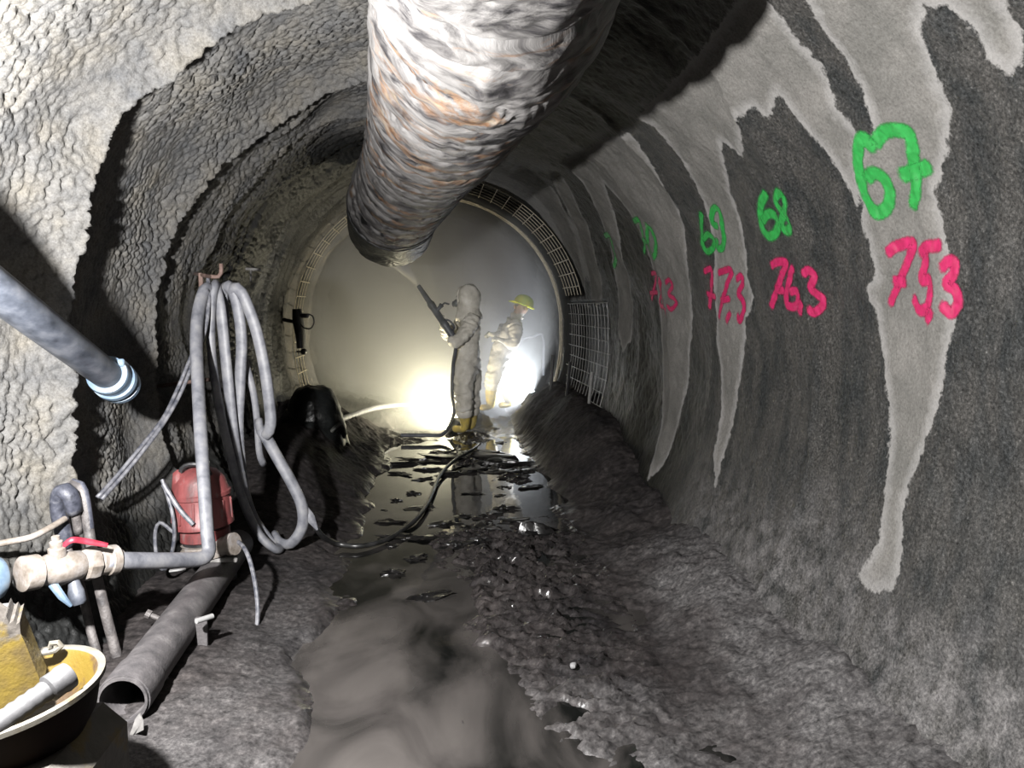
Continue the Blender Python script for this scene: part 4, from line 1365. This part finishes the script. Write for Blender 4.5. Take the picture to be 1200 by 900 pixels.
thing1('spiral_wrapped_cable', tube([aty(*p) for p in [(277, 633, 3.72), (286, 642, 3.62), (293, 658, 3.55), (299, 685, 3.48), (302, 715, 3.42), (300, 740, 3.38), (294, 762, 3.3), (289, 778, 3.25)]], .010, 8, step=.02),
       'cable', 'thin pale cable hanging down from the red pump to the ground', 'cable')
thing1('white_peg', tube([aty(230, 728, 3.0), aty(249, 722, 3.06)], .011, 10), 'white_peg', 'short white peg sticking out beside the grey pipe', 'peg')
thing1('survey_stake', box(aty(237, 780, 3.1), (.05, .02, .42), (0, .02, 0), .004), 'grey_steel', 'dark flat stake standing under the white peg', 'stake')
thing1('white_strip', box(aty(208, 668, 3.45), (.07, .02, .008), (0, -.02, .2), .002), 'white_peg', 'thin white strip under the hose bend by the pump', 'strip')

# ------------------------------------------------------------------ valve assembly
vy = 2.86
A0 = aty(24, 673, 2.70); A1 = aty(125, 657, 2.95)
vax = (A1 - A0) / np.linalg.norm(A1 - A0); VL = np.linalg.norm(A1 - A0)
t = Thing('ball_valve', (aty(75, 660, vy)[0], vy, A0[2] - .1), 'dusty beige ball valve with a red lever on the left wall hose', 'valve')
bd = t.part('body', lathe(A0, vax, [(.052, 0), (.062, .005), (.062, .055), (.052, .062), (.050, .075), (.056, .09), (.058, .15), (.054, .205), (.046, .215)], 24), 'beige')
t.part('union_nut', lathe(A0 + vax * .215, vax, [(.05, 0), (.062, .008), (.066, .03), (.062, .05), (.05, .058)], 8), 'beige', parent=bd)
t.part('hose_clamp', lathe(A0 + vax * .30, vax, [(.042, -.03), (.052, -.02), (.052, .01), (.058, .015), (.058, .045), (.05, .05), (.042, .055), (.036, .07)], 20), 'beige', parent=bd)
vt = A0 + vax * .135
t.part('stem', lathe(vt + [0, -.01, .05], (0, -.1, 1), [(.030, 0), (.030, .03), (.022, .035), (.022, .055), (.014, .06), (.014, .075)], 14), 'beige', parent=bd)
t.part('lever', tube([aty(74, 640, 2.80), aty(84, 633, 2.80), aty(98, 634, 2.83), aty(126, 639, 2.87)], [.010, .012, .012, .009], 10, step=.01, flat=.6), 'red_lever', label='red valve lever')
t.part('drain_tap', lathe(A0 + vax * .19 + [0, -.02, -.04], (.25, -.2, -1), [(.018, 0), (.022, .03), (.028, .05), (.028, .09), (.02, .10)], 14), 'bluegrey_pipe')
t.part('drain_lever', tube([A0 + vax * .12 + [0, -.03, -.045], A0 + vax * .14 + [.02, -.05, -.09], A0 + vax * .16 + [.03, -.05, -.13]], [.016, .014, .006], 8), 'blue_plastic')
c0 = A0 - vax * .10
t = Thing('hose_coupling', c0 - [0, 0, .09], 'blue plastic hose coupling at the left edge, left of the beige valve', 'coupling')
t.part('shell', lathe(c0 - vax * .14, vax, [(.055, 0), (.075, .01), (.085, .06), (.085, .13), (.070, .17), (.05, .185), (.04, .185), (.04, 0)], 24, True), 'blue_plastic')
t.part('wing', box(c0 + [0, -.06, -.085], (.20, .02, .025), (0, -.03, .2), .006), 'white_peg')
t.part('hose', tube([c0 - vax * .1, c0 - vax * .4, c0 - vax * .8 + [0, 0, -.1]], .045, 14, step=.03), 'hose')
thing1('thin_hose', tube([aty(*p) for p in [(-20, 641, 2.75), (10, 635, 2.8), (35, 630, 2.85), (52, 622, 2.9), (68, 613, 2.96), (76, 608, 3.0)]], .012, 10, step=.02), 'beige', 'thin pale hose rising to the bent bars at the left edge', 'hose')

# ------------------------------------------------------------------ two bent bars
bars = [
    ('muddy bent steel bar with a blunt dark hooked top, left of the pair', [(92, 625, 3.02), (88, 600, 3.0), (82, 580, 2.98), (75, 574, 2.98), (69, 580, 3.0), (69, 600, 3.02), (78, 640, 3.04), (95, 690, 3.02), (108, 745, 2.98), (128, 815, 2.92), (136, 850, 2.9)], .017, .034),
    ('muddy bent steel bar with a thin hooked top, right of the pair', [(82, 592, 3.10), (80, 575, 3.08), (86, 567, 3.06), (94, 570, 3.05), (99, 585, 3.04), (104, 620, 3.02), (112, 668, 3.0), (124, 720, 2.98), (140, 780, 2.96), (152, 830, 2.94)], .020, .022),
]
for lab, pts, r_, r2 in bars:
    P = np.array([aty(*p) for p in pts])
    t = Thing('bent_bar', (P[-1][0], P[-1][1], P[-1][2]), lab, 'steel bar')
    t.part('shaft', tube(P, r_, 10, step=.02), 'bar_steel', sharp=None)
    t.part('sleeve', tube(P[1:7] if r2 > .03 else P[1:6], r2, 12, step=.02, flat=.8), 'bar_blue', sharp=None, label='dark rubber sleeve round the hooked top')

# ------------------------------------------------------------------ yellow mixer with its bowl
bc = aty(2, 812, 1.92)
zr = bc[2]
t = Thing('grout_mixer', (bc[0], bc[1], .05), 'rusty yellow mixer with an open bowl in the bottom left corner', 'mixer')
prof = [(.215, 0), (.220, .006), (.234, .004), (.234, -.008), (.222, -.012), (.20, -.09), (.16, -.15), (.06, -.17), (.0, -.17), (.0, -.155), (.06, -.152), (.15, -.135), (.19, -.08), (.208, -.01)]
tilt = np.array([-.10, -.04, 1.0])
bowl = t.part('bowl', lathe(bc, tilt, prof, 64, closed=True), [MAT['yellow']])
me = bowl.data
me.materials.append(MAT['brown']); me.materials.append(MAT['rim'])
mi = []
for p in me.polygons:
    ring_i = min(p.vertices) // 64
    mi.append(0 if max(p.vertices) - min(p.vertices) > 300 else (2 if ring_i <= 3 else (1 if ring_i <= 7 else 0)))
me.polygons.foreach_set('material_index', np.array(mi, np.int32))
# torn plate standing in the bowl
pl = []
for k, (px, py) in enumerate([(-60, 745), (-40, 728), (-22, 735), (-8, 727), (2, 733), (7, 722), (11, 731), (16, 727), (19, 732), (23, 729), (24, 742), (30, 755), (38, 775), (46, 795), (51, 806), (45, 815), (30, 824), (0, 834), (-60, 842)]):
    pl.append(aty(px, py, 1.93 + .06 * (px / 60)))
pl = np.array(pl); back = pl + [-.04, .10, 0.01]
nn = len(pl)
Fc = [tuple(range(nn)), tuple(range(2 * nn - 1, nn - 1, -1))] + [(j, nn + j, nn + (j + 1) % nn, (j + 1) % nn) for j in range(nn)]
t.part('torn_plate', (np.vstack([pl, back]), Fc), 'plate', sharp=30, label='yellow plate with a torn upper edge')
hp = aty(60, 766, 2.08)
t.part('rim_hook', tube([aty(44, 766, 2.1), aty(58, 764, 2.1), aty(66, 762, 2.1), aty(72, 757, 2.1), aty(68, 753, 2.1), aty(60, 754, 2.1), aty(59, 759, 2.1)], .008, 8, step=.01), 'rim')
t.part('neck', lathe((bc[0], bc[1], zr - .24), (0, 0, 1), [(.12, 0), (.10, .05), (.12, .09)], 24), 'brown')
t.part('body', box((bc[0] - .02, bc[1] - .14, .22), (.51, .70, .39), (0, 0, 0), .06), 'yellow_dirty')
t.part('torn_patch', box((bc[0] + .235, bc[1] - .15, .30), (.01, .06, .05), (0, 0, .2), .002), 'dark_steel')
for sx_ in (-1, 1):
    for sy_ in (-1, 1):
        t.part('foot', box((bc[0] + sx_ * .19, bc[1] + sy_ * .15, .035), (.07, .07, .09), None, .01), 'dark_steel')
h0, h1 = aty(82, 790, 1.88), aty(36, 822, 1.80)
hax = (h1 - h0)
t = Thing('hose_stub', h1 - [0, 0, .03], 'short grey ribbed hose end lying in the yellow bowl', 'hose')
t.part('cuff', lathe(h0, hax, [(.030, 0), (.034, .002), (.036, .02), (.033, .03), (.034, .055), (.026, .06), (.026, .0)], 20, True), 'stub')
hl = np.linalg.norm(hax)
t.part('run', lathe(h0 + hax * .3, hax, [(.024 + .003 * (i % 2), i * .012) for i in range(12)] + [(.024, .16)], 16), 'stub')

# ------------------------------------------------------------------ cable over the water
thing1('floor_cable', tube([aty(370, 619, 4.36), aty(380, 630, 4.45), aty(395, 637, 4.6)] + [atz(a, b_, z) for a, b_, z in [(418, 640, .03), (438, 637, .025), (458, 630, .02), (478, 617, .02), (490, 606, .03), (500, 592, .03), (507, 577, .03), (513, 562, .03), (522, 549, .04), (535, 538, .05), (552, 528, .07), (562, 520, .06)]],
                           .016, 10, step=.03), 'cable_dark', 'dark cable snaking from the hose coil across the water', 'cable')

# ------------------------------------------------------------------ things along the left side further in
hb = aty(368, 510, 7.0)
t = Thing('covered_machine', (hb[0], hb[1], .2), 'dark rounded tarpaulin-hooded machine beside the left wall near the opening', 'machine')
v, f = ellipsoid(aty(368, 487, 7.0), (.235, .25, .285), 5, 36, 24, .10)
beak = aty(398, 492, 7.0) - aty(368, 487, 7.0)
d = (v - aty(368, 487, 7.0)) / np.array([.235, .25, .285])
w = np.exp(-((d - np.array([.86, -.2, -.28])) ** 2).sum(1) / .16)
v = v + np.outer(w, [.085, -.02, -.10])
t.part('hood', (folds(v, normals(v, f), .012, 4.0), f), 'bundle', sharp=None)
t.part('lip', tube([aty(383, 499, 6.85), aty(386, 506, 6.82), aty(393, 501, 6.82), aty(399, 495, 6.85)], .02, 10, step=.02, flat=.6), 'bundle_lip')
v, f = lathe((hb[0] - .05, hb[1], .05), (0, 0, 1), [(.38, 0), (.37, .12), (.31, .28), (.24, .42), (.18, .5)], 32)
t.part('skirt', (folds(v, normals(v, f), .03, 6.0), f), 'bundle', sharp=None)

jb = aty(351, 385, 8.3)
t = Thing('cable_junction', aty(351, 410, 8.3), 'black cylindrical cable junction with a wire loop on the left wall', 'junction')
t.part('cylinder', tube(P_((348, 362, 8.3), (349, 375, 8.3), (352, 392, 8.3), (353, 408, 8.3)), [.05, .06, .055, .045], 14, step=.05), 'dark_steel')
t.part('clip', box(aty(357, 370, 8.28), (.10, .04, .05), None, .008), 'dark_steel')
t.part('wire_loop', tube(P_((360, 368, 8.25), (366, 370, 8.25), (368, 378, 8.25), (364, 385, 8.25), (356, 384, 8.25), (353, 380, 8.25)), .008, 8, step=.02), 'dark_steel')
t.part('knob', ellipsoid(aty(356, 412, 8.28), (.035, .035, .035), 2, 14, 9), 'dark_steel')
t.part('knob_stem', tube(P_((348, 412, 8.3), (356, 412, 8.28)), .012, 8), 'dark_steel')
wq = wall_pt(np.array(-1.50), np.array(8.3))
t.part('wall_bracket', tube([aty(349, 378, 8.3), wq + (wq - aty(349, 378, 8.3)) * .2], .02, 8), 'dark_steel')

thing1('pale_hose', tube([aty(398, 492, 7.6), aty(412, 487, 8.2), aty(432, 480, 8.8), aty(452, 476, 9.3), aty(475, 474, 9.8)] + [atz(500, 474, .12)], .032, 10, step=.05), 'hose', 'pale hose curving through the haze behind the hooded machine', 'hose')
thing1('leaning_pipe', pipe(aty(624, 482, 9.05), aty(641, 465, 8.9), .05, .008, 20), 'hose', 'short pipe stub leaning on the bank right of the white floodlight', 'pipe')
for k, (q0, q1, lab) in enumerate([((648, 416, 8.9), (645, 458, 8.85), 'thin dark prop standing under the loose mesh, nearest the floodlight'), ((668, 424, 8.3), (664, 464, 8.25), 'thin dark prop standing under the loose mesh, middle one'), ((694, 436, 7.6), (690, 476, 7.55), 'thin dark prop standing under the loose mesh, nearest the camera')]):
    thing1('mesh_prop', tube([aty(*q0), aty(*q1)], .018, 8), 'dark_steel' if k < 2 else 'wire_dark', lab, 'prop')
rail = thing1('service_pipe', tube([aty(606, 398, 10.9), aty(625, 394, 10.9), aty(634, 391, 10.9), aty(637, 400, 10.9), aty(637, 440, 10.9)], .02, 10, step=.05), 'hose', 'pale service pipe on the far right wall behind the helmeted worker', 'pipe')

# ------------------------------------------------------------------ clods and stones
spots = [(412, 590, .075, 'dark angular stone alone in the water on the left'), (484, 579, .04, None), (554, 579, .045, None), (585, 581, .04, None), (625, 628, .085, 'largest dark stone at the right water edge'),
         (455, 612, .035, None), (465, 587, .03, None), (520, 615, .07, None), (508, 632, .08, None), (564, 636, .07, None), (540, 641, .06, None), (545, 605, .04, None), (575, 604, .05, None), (590, 597, .05, None),
         (470, 631, .06, None), (492, 596, .05, None), (610, 560, .05, None), (622, 571, .05, None), (470, 545, .06, None), (490, 541, .07, None), (505, 551, .07, None), (530, 556, .09, None), (556, 552, .09, None),
         (585, 553, .08, None), (600, 545, .08, None), (545, 537, .14, None), (565, 533, .13, None), (520, 537, .10, None), (580, 541, .09, None), (470, 556, .05, None), (615, 553, .05, None), (498, 562, .05, None), (450, 598, .02, None),
         (458, 640, .04, None), (505, 700, .06, None), (460, 672, .05, None), (488, 655, .05, None), (600, 611, .06, None), (560, 620, .07, None), (530, 628, .05, None)]
ORD = ['leftmost', 'second from the left', 'third from the left', 'fourth from the left', 'fifth from the left', 'sixth from the left', 'seventh from the left', 'eighth from the left', 'ninth from the left', 'tenth from the left', 'eleventh from the left']
ROWS = [(0, 543, 'farthest row of low mud clods, by the front worker'), (543, 566, 'row of low mud clods before the mud island'), (566, 600, 'middle row of low mud clods in the water'), (600, 625, 'row of low mud clods just behind the cable bend'), (625, 650, 'nearest full row of low mud clods'), (650, 900, 'last few low mud clods nearest the camera')]
names = {}
for lo, hi, txt in ROWS:
    row = sorted(i for i in range(len(spots)) if lo <= spots[i][1] < hi and not spots[i][3])
    row.sort(key=lambda i: spots[i][0])
    for n_, i in enumerate(row):
        names[i] = (ORD[n_] if n_ < len(row) - 1 else 'rightmost') + ' in the ' + txt
for k, (px, py, s, lab) in enumerate(spots):
    c = atz(px, py, 0.0)
    tall = .75 if lab else .35
    if not lab:
        tall = random.uniform(.16, .4)
    st_ = 1.25 if lab else random.uniform(1.0, 2.3)
    g_ = rock((0, 0, 0), (s * st_, s * random.uniform(.6, .95), s * tall), k * 1.7, 16, 9, .55 if lab else 1.15)
    an = random.uniform(-.5, .5)
    v_ = g_[0]
    g_ = (np.stack([v_[:, 0] * math.cos(an) - v_[:, 1] * math.sin(an) + c[0], v_[:, 0] * math.sin(an) + v_[:, 1] * math.cos(an) + c[1], v_[:, 2] + s * tall * .3], -1), g_[1])
    o = thing1('mud_clod', g_, 'clod', lab or names[k], 'mud clod', 'mud clods in the water', sharp=35)
c = atz(672, 780, .035)
thing1('pebble', rock(c, (.016, .014, .012), 3, 10, 7, .3), 'pebble', 'single white pebble on the brown mud', 'pebble')
for k, (px, py, s, lab) in enumerate([(402, 512, .11, 'pale angular rubble stone beside the hooded machine, larger one'), (420, 519, .07, 'pale rubble stone right of the hooded machine, smaller one'), (395, 520, .09, 'pale rubble stone at the foot of the hooded machine')]):
    c = atz(px, py, .05)
    thing1('rubble_stone', rock(c, (s, s * .8, s * .9), 20 + k, 12, 8, .5), 'stone_far', lab, 'stone', 'rubble by the hooded machine', sharp=35)
